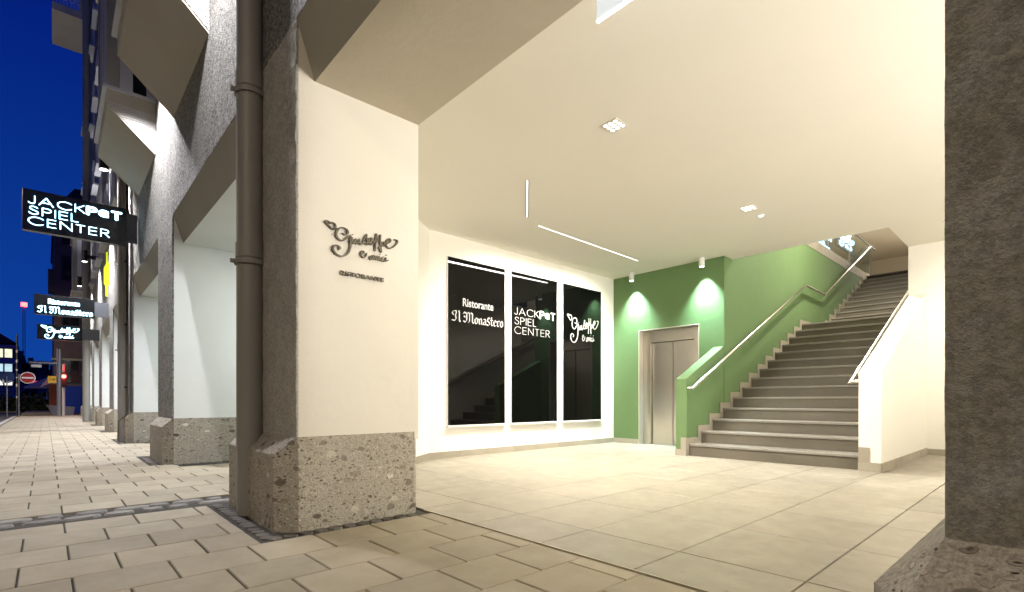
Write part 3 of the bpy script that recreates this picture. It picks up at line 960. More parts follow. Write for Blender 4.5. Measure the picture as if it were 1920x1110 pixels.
for lab, xx, yy in (('added round downlight in the upper ceiling near the stairwell', -3.0, 22.5), ('added round downlight in the upper ceiling over the gallery', -8.0, 17.0), ('added hidden downlight in the upper ceiling above the stair landing', -3.0, 12.6)):
    t_ = thing('ceiling_light', lab, 'ceiling light', (xx, yy, 7.2), 'added downlights of the upper floor')  # downlights added to brighten the dark upper landing
    MB().tube([(0,0,-0.02),(0,0,-0.001)], 0.09, 20).build('frame', 'white_enamel', t_)
    MB().tube([(0,0,-0.026),(0,0,-0.021)], 0.07, 20).build('lens', 'led_white', t_)
    UP.append((t_, 2300))
# ------------------------------------------------------------------ SIGN PANELS on the left wall
def panel_root(label, y0, y1):
    s = thing('wall_sign', label, 'wall sign', (XW, (y0+y1)/2, 0.5), 'black glass sign panels on the passage wall')
    c = (y0+y1)/2
    MB().box(0.0, y0-c, 0.02, 0.022, y1-c, 2.742).build('glass', 'black_glass', s)
    f = MB()
    f.box(0.0, y0-c-0.006, 0.0, 0.026, y0-c-0.0005, 2.75); f.box(0.0, y1-c+0.001, 0.0, 0.026, y1-c+0.006, 2.75)
    f.box(0.0, y0-c-0.006, 2.743, 0.026, y1-c+0.006, 2.75)
    f.build('frame', 'white_enamel', s)
    MB().box(0.0, y0-c-0.02, -0.012, 0.055, y1-c+0.02, 0.018).build('sill', 'white_enamel', s)
    return s, c
s1, c1 = panel_root('black glass panel reading Ristorante Il Monastero, nearest of three', 4.76, 5.99)
s2, c2 = panel_root('black glass panel reading JACKPOT SPIEL CENTER, middle of three', 6.15, 7.36)
s3, c3 = panel_root('black glass panel with handwritten logo, farthest of three', 7.54, 8.76)
XG = 0.0222
P_, w_, h_ = bfont_polys('Ristorante', 0.012)
letter_mesh('lettering', P_, (w_, h_), (5.06-c1, 2.475-0.5, 5.72-c1, 2.61-0.5), XG, 'white_vinyl', s1, 0.003)
P_, w_, h_ = frak_text('Il Monastero')
letter_mesh('lettering', P_, (w_, h_), (4.83-c1, 2.20-0.5, 5.95-c1, 2.40-0.5), XG, 'white_vinyl', s1, 0.003)
P_, w_, h_ = jackpot_polys(w=0.036)
letter_mesh('lettering', P_, (w_, h_), (6.22-c2, 2.13-0.5, 7.31-c2, 2.62-0.5), XG, 'white_vinyl', s2, 0.003)
P_, w_, h_ = logo_polys(0.0115)
letter_mesh('lettering', P_, (w_, h_), (7.66-c3, 2.09-0.5, 8.67-c3, 2.66-0.5), XG, 'white_vinyl', s3, 0.003)
# bronze logo on the pier
lg = thing('wall_lettering', 'bronze handwritten restaurant name with heart on the cream pier', 'sign', (-3.65, 1.79, 1.9))
P_, w_, h_ = logo_polys(0.0125)
stand = 0.012
letter_mesh('lettering', P_, (w_, h_), (1.49-1.79, 1.99-1.9, 2.095-1.79, 2.235-1.9), stand, 'bronze_letter', lg, 0.012, 0.0001)
P_, w_, h_ = bfont_polys('RISTORANTE', 0.02)
letter_mesh('subtitle', P_, (w_, h_), (1.615-1.79, 1.856-1.9, 1.968-1.79, 1.888-1.9), stand, 'bronze_letter', lg, 0.010)
pins = MB()
for (a_, b_) in ((0.10,0.62),(0.3,0.5),(0.45,0.55),(0.62,0.6),(0.74,0.6),(0.85,0.62),(0.2,0.05),(0.95,0.7),(0.5,0.15),(0.7,0.2)):
    yy = 1.49+a_*0.605-1.79; zz = 1.99+b_*0.245-1.9
    pins.box(0, yy-.002, zz-.002, stand, yy+.002, zz+.002)
pins.build('pins', 'bronze_letter', lg)
# cupboard panel on the chamfered wall
bx = thing('wall_cabinet', 'flat white service cabinet door on the chamfered wall', 'cabinet', (-6.40, 4.00, 0.73))
ca = atan2(4.42-3.86, XW+6.30)
bx.rotation_euler = (0, 0, ca+pi)
MB().box(-0.02, 0.0, 0, 0.42, 0.012, 0.72).build('door', 'white_enamel', bx, 0.002)
MB().box(0.0, 0.0, 0.78, 0.16, 0.03, 0.795).build('key_slot', 'black_metal', bx)

# ------------------------------------------------------------------ CEILING LIGHTS
def area(name, loc, sx, sy, power, color, rot=(0,0,0), parent=None, spread=None):
    l = bpy.data.lights.new(name, 'AREA'); l.shape = 'RECTANGLE'; l.size = sx; l.size_y = sy
    l.energy = power; l.color = color
    if spread: l.spread = radians(spread)
    o = bpy.data.objects.new(name, l); COL.objects.link(o); o.location = loc; o.rotation_euler = rot
    if parent: o.parent = parent
    return o
def spot(name, loc, power, color, angle, blend, target, r_=0.03, parent=None):
    l = bpy.data.lights.new(name, 'SPOT'); l.energy = power; l.color = color
    l.spot_size = radians(angle); l.spot_blend = blend; l.shadow_soft_size = r_
    o = bpy.data.objects.new(name, l); COL.objects.link(o); o.location = loc
    d = Vector(target)-Vector(loc)
    o.rotation_euler = d.to_track_quat('-Z', 'Y').to_euler()
    if parent: o.parent = parent
    return o
WARM = (1.0, 0.92, 0.78)
def square_light(label, x, y, power):
    t_ = thing('ceiling_light', label, 'ceiling light', (x, y, ZC), 'recessed ceiling lights of the passage')
    MB().box(-0.095, -0.095, -0.006, 0.095, 0.095, -0.0005).build('frame', 'cream_reveal_plaster', t_)
    lens = None
    for i in range(3):
        for j in range(3):
            if lens is None:
                lens = MB().tube([(0,0,-0.0095),(0,0,-0.0062)], 0.020, 16).build('lens', 'led_white', t_); o = lens
            else: o = lens.copy(); COL.objects.link(o)
            o.location = ((i-1)*0.058, (j-1)*0.058, 0)
    spot('lamp_light', (0, 0, -0.012), power, WARM, 165, 0.9, (0, 0, -3), 0.018, t_)
for t_, pw in UP:
    spot('lamp_light', (0, 0, -0.04), pw, (1.0, 0.92, 0.78), 160, 0.9, (0, 0, -3), 0.05, t_)
square_light('square recessed light with nine lenses near the entrance', -2.95, 4.07, 240)
square_light('square recessed light with nine lenses before the stairs', -2.95, 7.19, 140)
square_light('added square recessed light above the right side of the hall', 0.9, 5.6, 150)  # out of view, added to brighten the hall
t_ = thing('ceiling_light', 'small round recessed downlight beside the square one', 'ceiling light', (-2.95, 7.62, ZC), 'recessed ceiling lights of the passage')
MB().tube([(0,0,-0.008),(0,0,-0.0005)], 0.055, 24).build('frame', 'white_enamel', t_)
MB().tube([(0,0,-0.0105),(0,0,-0.0085)], 0.034, 20).build('lens', 'led_white', t_)
spot('lamp_light', (0, 0, -0.03), 260, (0.93, 0.95, 1.0), 74, 0.6, (0, 0.02, -3), 0.03, t_)
def linear_light(label, a_, b_y, power, tilt):
    (x0, y0), (x1, y1) = a_, b_y
    L = math.hypot(x1-x0, y1-y0); ang = atan2(y1-y0, x1-x0)
    t_ = thing('linear_light', label, 'ceiling light', ((x0+x1)/2, (y0+y1)/2, ZC), 'linear wall washers set into the ceiling', ang)
    t_.rotation_euler = (0, 0, ang)
    MB().box(-L/2, -0.024, -0.004, L/2, -0.019, -0.0003).box(-L/2, 0.019, -0.004, L/2, 0.024, -0.0003).build('trim', 'white_enamel', t_)
    MB().box(-L/2, -0.018, -0.002, L/2, 0.018, -0.0003).build('reflector', 'sign_bracket_grey', t_)
    n = int(L/0.05)
    cell = None
    led = MB()
    for i in range(n):
        xx = -L/2+(i+.5)*L/n
        led.box(xx-0.013, -0.009, -0.0055, xx+0.013, 0.009, -0.0022)
    led.build('led_row', 'led_white', t_)['kind'] = 'stuff'
    area('lamp_light', (0, 0, -0.02), L, 0.03, power, (1.0, 0.94, 0.84), rot=(tilt, 0, 0), parent=t_, spread=118)
linear_light('short slanting linear light near the entrance', (-4.40, 4.31), (-5.29, 5.17), 180, radians(-28))
linear_light('long linear light along the sign panels', (-5.43, 5.55), (-5.50, 8.35), 160, radians(29))
linear_light('added linear light washing the unseen right wall', (2.9, 9.5), (2.9, 4.5), 650, radians(38))  # added out of view so the right wall bounces light onto the ceiling
linear_light('added linear light washing the back wall right of the stairs', (-1.2, 9.9), (3.4, 9.9), 50, radians(26))  # added out of view to brighten the back of the passage
for lab, xx in (('white cylinder spotlight by the panel wall over the green wall', -6.13), ('white cylinder spotlight above the lift over the green wall', -4.58)):
    t_ = thing('wall_spotlight', lab, 'spotlight', (xx, 9.07, ZC), 'cylinder spotlights before the green wall')
    MB().tube([(0,0,-0.165),(0,0,0)], 0.052, 24).build('housing', 'white_enamel', t_)
    MB().tube([(0,0,-0.169),(0,0,-0.1655)], 0.038, 20).build('lens', 'led_cool', t_)
    spot('lamp_light', (0, 0.0, -0.175), 760, (0.68, 0.97, 1.0), 80, 1.0, (0, 0.12, -2), 0.02, t_)
for lab, yy in (('added uplight on the unseen right wall near the entrance', 3.4), ('added uplight on the unseen right wall near the back', 6.0)):
    t_ = thing('added_uplight', lab, 'wall lamp', (3.93, yy, 2.1), 'added uplights on the right wall of the passage')  # unseen uplights added as fill light for the ceiling
    MB().prism([(-0.30,0.0),(-0.22,-0.14),(0.22,-0.14),(0.30,0.0)], lambda p, h: (h, p[0], p[1]), -0.14, 0.065).build('shade', 'white_enamel', t_)
    MB().box(-0.12, -0.26, 0.002, 0.05, 0.26, 0.006).build('lens', 'led_white', t_)
    area('lamp_light', (-0.04, 0, 0.02), 0.14, 0.5, 540, (1.0, 0.96, 0.90), rot=(pi, radians(-48), 0), parent=t_)
hb = thing('hanging_light_box', 'bluish light box hanging under the ceiling behind the lintel', 'light box', (-1.4, 2.60, ZC))
MB().box(-0.61, -0.012, -0.25, 0.7, 0.012, -0.04).build('face', 'lightbox_face', hb)
MB().box(-0.615, -0.009, -0.259, 0.705, 0.009, -0.251).build('bottom_strip', 'led_cool', hb)
for q_ in (-0.3, 0.3): MB().box(q_, -0.01, -0.04, q_+0.02, 0.01, 0).build('hanger', 'white_enamel', hb)

# ------------------------------------------------------------------ ARCADE BUILDING (piers, lintels, bays, upper wall)
bld = thing('arcade_building', 'stucco street building with stone pier bases and angular bays', 'building', (0, 0, 0))
PW, PD = 1.36, 0.99
def make_pier(xr, near_left=False, idx=0, left_slope=False, mat='cream_reveal_plaster', reveal_left='white_reveal_plaster'):
    """xr: right reveal plane; front at Y=1.30; depth to 2.29"""
    xl = xr-PW
    p = MB(fa).box(xl, 1.312, 0.60, xr, 1.30+PD, 3.605).build('pier', mat, bld)
    # stucco face with a real rough surface on the nearest ones
    if idx in (0, -1):
        nx_, nz_ = 110, 250
        vs, fs = [], []
        z0, z1 = 0.655, 3.61
        for j in range(nz_+1):
            for i in range(nx_+1):
                X_ = xl+(xr-xl)*i/nx_; Z_ = z0+(z1-z0)*j/nz_
                q = Vector((X_*9, 3.3, Z_*9))
                d = mnoise.fractal(q, 0.8, 2.0, 5)*0.007 + mnoise.noise(Vector((X_*55, 1, Z_*55)))*0.0035
                edge = 0.0
                vs.append((X_+ (0.002 if i == nx_ else 0), 1.300-0.004-d-edge, Z_))
        n1_ = nx_+1
        for j in range(nz_):
            for i in range(nx_):
                a_ = j*n1_+i; fs.append((a_, a_+1, a_+n1_+1, a_+n1_))
        mb = MB(fa); mb.add(vs, fs, 0, True)
        # side returns
        for col in (0, nx_):
            ring = [vs[j*n1_+col] for j in range(nz_+1)]
            bk = [(v_[0], 1.3125, v_[2]) for v_ in ring]
            mb.add(ring+bk, [(j, j+1, nz_+1+j+1, nz_+1+j) for j in range(nz_)], 0)
        mb.build('stucco_face', 'pier_roughcast', p)
    else:
        MB(fa).box(xl+0.001, 1.292, 0.655, xr+0.001, 1.3115, 3.61).build('stucco_face', 'rough_stucco', p)
    # stone plinth: chamfered plan, sloping top towards the front and the chamfers
    c = 0.15
    ex = 0.12 if left_slope else 0.0
    def ring(fr, ch, z, exl=0.0):
        if left_slope:
            return [(xl-0.12*fr, 1.30+0.03*fr, z), (xl-0.055*fr+0.003, 1.30-0.115*fr, z), (xr-ch, 1.30-0.115*fr, z), (xr+0.004, 1.30-0.115*fr+ch*1.1, z),
                    (xr+0.004, 1.30+PD-0.04, z), (xr-0.04, 1.30+PD+0.002, z), (xl+0.04-0.12*fr, 1.30+PD+0.002, z), (xl-0.12*fr, 1.30+PD-0.04, z)]
        return [(xl-0.10*fr-exl-0.0, 1.30-0.10*fr+c*0.6, z), (xl-0.10*fr-exl+ch, 1.30-0.12*fr, z), (xr-ch+0.0, 1.30-0.12*fr, z), (xr+0.004, 1.30-0.12*fr+ch*1.1, z),
                (xr+0.004, 1.30+PD-0.04, z), (xr-0.04, 1.30+PD+0.002, z), (xl+0.04-exl, 1.30+PD+0.002, z), (xl-0.10*fr-exl, 1.30+PD-0.04, z)]
    pb = MB(fa)
    pb.loft([ring(1.0, 0.12, -0.03, ex*0.4), ring(1.0, 0.12, 0.535, ex*0.4), ring(0.0, 0.006, 0.662, 0.0)])
    pb.build('plinth', 'conglomerate_stone', p, 0.006)
    return p
make_pier(P0[0], idx=0)
make_pier(1.21, idx=-1, left_slope=True)
for k in range(1, 8):
    make_pier(P0[0]-5.04*k, idx=k, mat='white_reveal_plaster')

# lintels with splayed front between the piers + wall above
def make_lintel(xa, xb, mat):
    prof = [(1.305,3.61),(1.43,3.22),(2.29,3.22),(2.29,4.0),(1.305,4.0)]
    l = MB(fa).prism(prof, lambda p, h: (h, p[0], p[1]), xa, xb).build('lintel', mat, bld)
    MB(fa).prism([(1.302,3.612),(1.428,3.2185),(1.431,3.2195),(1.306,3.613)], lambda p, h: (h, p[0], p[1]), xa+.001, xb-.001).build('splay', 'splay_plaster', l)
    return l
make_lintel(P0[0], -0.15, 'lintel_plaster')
for k in range(1, 8):
    make_lintel(P0[0]-5.04*k, P0[0]-5.04*(k-1)-PW, 'white_reveal_plaster')
make_lintel(1.21, 4.2, 'lintel_plaster')
wl = MB(fa); wl.box(-40.3, 1.298, 3.612, 4.3, 1.9, 22.5)
wl.build('upper_wall', 'rough_stucco', bld)
MB(fa).box(-40.3, 2.0, 3.99, -12.6, 12.0, 22.0).box(-12.6, 2.0, 7.5, 4.3, 12.0, 22.0).build('building_core', 'far_facade_plaster', bld)
MB(fa).box(-40.5, 1.0, 22.5, 4.5, 12.2, 22.9).build('eaves', 'splay_plaster', bld)
# second passage behind opening two and shop fronts behind the others
w = MB(fa); 
w.box(-40.2, 4.6, -0.05, -6.96, 4.8, 3.4)
w.box(-40.2, 2.29, 3.36, -6.96, 4.8, 3.6)
tag(w.build('arcade_back_wall', 'white_reveal_plaster'), kind='structure')
for k in range(1, 7):
    MB(fa).box(P0[0]-5.04*k-PW, 2.30, -0.03, P0[0]-5.04*k, 4.6, 3.36).build('reveal_wall', 'white_reveal_plaster', bld)

# bays: box with sloping corbel soffit
def make_bay(xn, xf, zb=5.03, near_detail=True):
    YO, YW = 0.66, 1.30
    b = MB(fa)
    z_o, z_cap = zb+0.60, zb+0.86
    # corbel prism
    prof = [(YW,zb),(YO,z_o),(YO,z_cap),(YW,z_cap)]
    o = MB(fa).prism(prof, lambda p, h: (h, p[0], p[1]), xf, xn).build('bay_window', 'bay_plaster', bld)
    MB(fa).prism([(YW-.002,zb+0.03),(YO+.02,z_o+0.025),(YO+.02,z_cap-0.2),(YW-.002,z_cap-0.2)], lambda p, h: (h, p[0], p[1]), xn+0.001, xn+0.012).build('combed_panel', 'combed_plaster', o)
    MB(fa).box(xf-0.05, YO-0.06, z_cap, xn+0.05, YW-0.002, z_cap+0.05).build('sill', 'window_frame_paint', o)
    H = 2.7
    zt = z_cap+0.05
    # body above as posts and glazing
    for (xx0, xx1, yy0, yy1) in ((xn-0.22, xn, YO, YO+0.05), (xf, xf+0.22, YO, YO+0.05)):
        pass
    MB(fa).box(xn-0.16, YO, zt, xn, YO+0.16, zt+H).build('corner_post', 'splay_plaster', o)
    MB(fa).box(xf, YO, zt, xf+0.16, YO+0.16, zt+H).build('corner_post', 'splay_plaster', o)
    MB(fa).box(xn-0.05, YO+0.165, zt, xn-0.01, YO+0.335, zt+H).build('window_frame', 'window_frame_paint', o)
    MB(fa).box(xn-0.05, YW-0.12, zt, xn-0.01, YW-0.002, zt+H).build('window_frame', 'window_frame_paint', o)
    MB(fa).box(xn-0.035, YO+0.336, zt, xn-0.02, YW-0.121, zt+H).build('pane', 'dark_window_glass', o)
    nx_ = 3
    for i in range(nx_):
        a_ = xf+0.165+(xn-xf-0.33)*i/nx_; c_ = xf+0.165+(xn-xf-0.33)*(i+1)/nx_
        MB(fa).box(a_+0.06, YO+0.05, zt+.08, c_-0.06, YO+0.06, zt+H-.08).build('pane', 'dark_window_glass', o)
        MB(fa).box(a_, YO+0.02, zt, a_+0.06, YO+0.09, zt+H).box(c_-0.06, YO+0.02, zt, c_, YO+0.09, zt+H).build('window_frame', 'window_frame_paint', o)
    MB(fa).box(xf-0.04, YO-0.04, zt+H, xn+0.04, YW-0.002, zt+H+0.35).build('bay_roof', 'bay_plaster', o)
    return o
make_bay(-6.38, -8.62, 4.97)
make_bay(-10.42, -12.75, 5.09)
make_bay(-32.4, -34.8, 5.35)
make_bay(3.3, 1.1, 4.97)
make_bay(-0.6, -2.8, 4.97+0.4)

# upper windows of the main facade: recessed dark panes with white sills
def win(x0, x1, z0, z1):
    f = MB(fa)
    f.box(x0, 1.262, z0, x0+0.09, 1.297, z1).box(x1-0.09, 1.262, z0, x1, 1.297, z1).box(x0+0.09, 1.262, z1-0.09, x1-0.09, 1.297, z1)
    f.box((x0+x1)/2-0.04, 1.262, z0, (x0+x1)/2+0.04, 1.297, z1-0.09)
    o = f.build('window', 'window_frame_paint', bld)
    MB(fa).box(x0+0.09, 1.28, z0, x1-0.09, 1.2955, z1-0.09).build('pane', 'dark_window_glass', o)
    MB(fa).box(x0-0.1, 1.12, z0-0.07, x1+0.1, 1.297, z0-0.001).build('sill', 'window_frame_paint', o)
for fl_ in range(4):
    z0 = 6.0+3.4*fl_+(0.0 if fl_ else 0)
    for xc in (-16.6, -19.0, -21.4, -23.8, -26.2, -28.9, -37.5):
        win(xc-0.6, xc+0.6, z0, z0+1.9)
    if fl_ >= 1:
        for xc in (-8.0, -10.9, -13.6):
            win(xc-0.6, xc+0.6, z0+0.6, z0+2.3)
# balcony high on the far end
bc = MB(fa).box(-35.4, -0.08, 19.4, -32.2, 1.297, 19.75).build('balcony', 'bay_plaster', bld)
MB(fa).box(-35.35, -0.05, 20.75, -32.25, -0.01, 20.80).box(-32.29, -0.05, 20.75, -32.25, 1.29, 20.80).build('railing', 'black_metal', bc)
bars = MB(fa)
for i in range(26):
    yy = -0.03+1.3*i/26
    bars.box(-32.285, yy, 19.75, -32.26, yy+0.018, 20.76)
for i in range(5):
    yy = 0.12+0.26*i
    bars.tube([(-32.27, yy+0.1*cos(a_*pi/6), 20.25+0.2*sin(a_*pi/6)) for a_ in range(13)], 0.014, 6)
bars.build('bar_row', 'window_frame_paint', bc)['kind'] = 'stuff'

# downpipes
def downpipe(label, x, y, z1, r_=0.098, collars=(2.09, 4.2, 6.3), conduit=False, sock=True):
    q = fx(x, y)
    t_ = thing('downpipe', label, 'downpipe', (q[0], q[1], 0), 'grey rain downpipes on the facade')
    MB().tube([(0,0,0.0),(0,0,z1)], r_, 28).build('pipe', 'pipe_paint', t_)
    for zc in collars:
        MB().tube([(0,0,zc-0.02),(0,0,zc+0.10)], r_+0.007, 28).build('socket', 'pipe_paint', t_)
        c_ = MB().tube([(0,0,zc-0.075),(0,0,zc-0.035)], r_+0.016, 28)
        c_.box(-0.014, -r_-0.045, zc-0.07, 0.014, -r_-0.01, zc-0.04)
        c_.box(0.03, -r_-0.024, zc-0.066, 0.10, -r_+0.03, zc-0.044) if False else None
        c_.tube([(0,0.06,zc-0.055),(0.06,0.2,zc-0.055)], 0.010, 8)
        c_.build('clamp', 'pipe_paint', t_)
    if conduit:
        MB().tube([(r_+0.06,0.03,14.0),(r_+0.06,0.03,0.62),(r_+0.03,-0.01,0.55),(r_-0.03,-0.09,0.45),(r_-0.04,-0.10,0.0)], 0.016, 10).build('conduit', 'conduit_metal', t_)
        for zc in (1.2, 2.6, 4.0):
            MB().box(r_+0.035, 0.0, zc, r_+0.085, 0.06, zc+0.03).build('clip', 'black_metal', t_)
    return t_
downpipe('wide grey downpipe on the nearest pier, foot in the stone base', -4.47, 1.215, 12.0, 0.099, (2.09, 3.46, 4.25), sock=True)
downpipe('grey downpipe with thin conduit behind the large black sign', -14.28, 1.17, 22.4, 0.1, (2.1, 5.2, 9.5), True)
downpipe('farthest grey downpipe running up to the balcony', -29.0, 1.05, 22.4, 0.13, (2.1, 6.2, 10.5), False)

# facade lamps: black cylinders shining down (and up) the stucco
def facade_lamp(label, x, power, y=0.86, z=6.17, beam=True, up=False):
    q = fx(x, y)
    t_ = thing('facade_lamp', label, 'wall lamp', (q[0], q[1], z), 'black cylinder lamps along the facade')
    MB().tube([(0,0,0.0),(0,0,0.42)], 0.09, 24).build('housing', 'black_metal', t_)
    MB().box(-0.04, 0.085, 0.12, 0.04, 0.43, 0.26).build('arm', 'black_metal', t_)
    MB().tube([(0,0,-0.006),(0,0,-0.001)], 0.074, 24).build('lens', 'lamp_glow', t_)
    if beam:
        spot('lamp_light', (0, 0.0, -0.02), power, (0.97, 0.95, 1.0), 120, 0.8, (0, 0.25, -3), 0.05, t_)
    if up: spot('lamp_light', (0, 0.0, 0.44), power*0.12, (0.93, 0.92, 1.0), 110, 0.8, (0, 0.35, 4), 0.05, t_)
    return t_
facade_lamp('black facade lamp above the nearest pier, out of the picture', -5.55, 800)
facade_lamp('black facade lamp between the two bays', -9.55, 1350)
facade_lamp('black facade lamp glowing above the large sign', -14.75, 2300, up=True)
facade_lamp('black facade lamp beyond the pier with the conduit', -19.6, 2300, up=True)
facade_lamp('small facade lamp in the farther row of windows', -25.0, 1900, up=True)
facade_lamp('small facade lamp before the far bay', -30.5, 1900, up=True)
facade_lamp('farthest facade lamp by the street corner', -36.5, 1900, up=True)
facade_lamp('facade lamp right of the passage mouth', 2.4, 120)

# unseen ceiling lights added inside the arches to light reveals and pavement
for k, pw in ((1, 75), (2, 95), (3, 95), (4, 95), (5, 95), (6, 80)):
    xm = P0[0]-5.04*k+1.9
    q = fx(xm, 3.2)
    t_ = thing('ceiling_light', ['', 'added white surface light inside the second arch', 'added white surface light inside the third arch', 'added white surface light inside the fourth arch', 'added white surface light inside the fifth arch', 'added white surface light inside the sixth arch', 'added white surface light inside the farthest arch'][k], 'ceiling light', (q[0], q[1], 3.35))
    MB().box(-0.3, -0.08, -0.05, 0.3, 0.08, -0.001).build('housing', 'white_enamel', t_)
    MB().box(-0.28, -0.06, -0.054, 0.28, 0.06, -0.0505).build('lens', 'led_white', t_)
    area('lamp_light', (0, 0, -0.07), 0.56, 0.12, pw, (0.90, 0.98, 1.0), parent=t_)

# ------------------------------------------------------------------ PROJECTING SIGNS
def proj_sign(label, x, y0, y1, z0, z1, yw, build_text):
    s = thing('projecting_sign', label, 'sign', (x, yw, (z0+z1)/2))
    cy_, cz_ = yw, (z0+z1)/2
    MB().box(-0.14, y0-cy_, z0-cz_, 0, y1-cy_, z1-cz_).build('board', 'sign_board_black', s, 0.006)
    MB().box(-0.11, y1-cy_, z0-cz_+0.12*(z1-z0), -0.03, yw-cy_, z1-cz_-0.12*(z1-z0)).build('bracket', 'sign_bracket_grey', s)
    build_text(s, cy_, cz_)
def tx1(s, cy_, cz_):
    P_, w_, h_ = jackpot_polys()
    letter_mesh('lettering', P_, (w_, h_), (-0.235-cy_, 4.135-cz_, 1.13-cy_, 4.68-cz_), 0.0, 'sign_letter_glow', s, 0.014)
proj_sign('large lit black sign reading JACKPOT SPIEL CENTER on the facade', -12.75, -0.31, 1.19, 4.03, 4.78, 1.38, tx1)
def tx2(s, cy_, cz_):
    P_, w_, h_ = bfont_polys('Ristorante', 0.015)
    letter_mesh('lettering', P_, (w_, h_), (0.06-cy_, 3.74-cz_, 0.76-cy_, 3.89-cz_), 0.0, 'sign_letter_glow', s, 0.014)
    P_, w_, h_ = frak_text('Il Monastero')
    letter_mesh('lettering', P_, (w_, h_), (-0.18-cy_, 3.46-cz_, 1.06-cy_, 3.68-cz_), 0.0, 'sign_letter_glow', s, 0.014)
proj_sign('lit black sign reading Ristorante Il Monastero, middle of three', -20.0, -0.24, 1.10, 3.42, 4.00, 1.45, tx2)
def tx3(s, cy_, cz_):
    P_, w_, h_ = logo_polys(0.013)
    letter_mesh('lettering', P_, (w_, h_), (-0.12-cy_, 3.13-cz_, 0.92-cy_, 3.60-cz_), 0.0, 'sign_letter_glow', s, 0.014)
proj_sign('lit black sign with handwritten name, lowest and farthest of three', -24.5, -0.22, 1.00, 3.10, 3.64, 1.50, tx3)
# yellow vertical neon letters flat on the wall
ys_ = thing('yellow_sign', 'yellow glowing upright sign fixed on the far pier', 'sign', fx(-17.1, 1.27, 4.3))
yb = MB()
shape = [(0.30,0.55),(0.36,0.55),(0.36,0.30),(0.44,0.24),(0.44,-0.32),(0.36,-0.34),(0.36,-0.62),(0.27,-0.62),(0.27,-0.34),(0.20,-0.30),(0.20,0.12),(0.26,0.20),(0.30,0.26)]
yb.prism([(a_*0.5-0.28, b_) for a_, b_ in shape], lambda p, h: (h, p[0]-0.10, p[1]), -0.06, 0.0)
yb.build('neon_body', 'yellow_neon', ys_)
MB().box(-0.05, -0.05, 0.35, 0.0, 0.03, 0.39).box(-0.05, -0.05, 0.22, 0.0, 0.03, 0.26).build('bracket', 'white_enamel', ys_)

# ------------------------------------------------------------------ FAR STREET
fb = thing('corner_house', 'dark mauve corner house beyond the side street', 'building', (-55, 5, 0))
MB().box(5.0, -4.50, -0.2, -14, 9, 14.8).build('wall', 'far_facade_plaster', fb)
MB().box(5.2, -4.62, 14.8, -14.4, 9.2, 15.0).build('eaves', 'roof_tile_dark', fb)
MB().prism([(-4.5,15.0),(9.1,15.0),(5.5,16.7),(-3.4,16.7)], lambda p, h: (h, p[0], p[1]), -14.2, 5.2).build('roof', 'roof_tile_dark', fb)
MB().box(4.6, -4.86, 9.0, 3.0, -4.502, 10.6).build('oriel', 'far_facade_plaster', fb)
for zf in (2.2, 6.0, 9.8, 12.4):
    for yy in (-3.6, -1.2, 1.2, 3.6):
        wn_ = MB().box(5.001, yy-0.55, zf, 5.03, yy+0.55, zf+1.9).build('window', 'dark_frame_paint', fb)
        MB().box(5.031, yy-0.45, zf+0.08, 5.036, yy+0.45, zf+1.82).build('pane', 'dark_window_glass', wn_)
MB().box(5.001, -4.2, 0.0, 5.04, -3.0, 2.0).build('poster', 'blue_poster', fb)
MB().box(5.001, -4.66, 3.9, 5.05, 9, 4.05).build('string_course', 'splay_plaster', fb)

off = thing('office_building', 'office block with rows of lit windows across the junction', 'building', (-155, -12.9, 0))
ox = lambda a_: a_
# its near face is turned to +X; seen on the left edge
MB().box(-14, -16, -0.2, 0, 8.4, 13.0).build('wall', 'dark_frame_paint', off)
for k, (zf, mt) in enumerate(((10.2,'window_lit_warm'), (7.15,'window_lit_cool'), (4.2,'window_lit_white'))):
    MB().box(0.0, -16, zf-1.35, 0.25, 8.3, zf-0.12).build('spandrel', 'office_cladding', off)
    for j in range(9):
        yy = 7.75-1.42*(j+1)
        wn_ = MB().box(0.0, yy, zf-0.05, 0.14, yy+1.36, zf+2.0).build('window', 'dark_frame_paint', off)
        MB().box(0.141, yy+0.10, zf+0.05, 0.16, yy+1.26, zf+1.9).build('pane', mt, wn_)
MB().box(0.0, -16, 12.3, 0.3, 8.3, 13.0).build('spandrel', 'office_cladding', off)
MB().box(0.0, -16, 1.2, 0.3, 8.8, 2.7).build('spandrel', 'office_cladding', off)
MB().prism([(-16,13.4),(8.4,13.4),(5.5,15.6),(-13,15.6)], lambda p, h: (h, p[0], p[1]), -14, 0).build('roof', 'roof_tile_dark', off)
YA = lambda px, X_: X_*(cos(YAW)+(px-960)/FPX*sin(YAW))/(-sin(YAW)+(px-960)/FPX*cos(YAW))
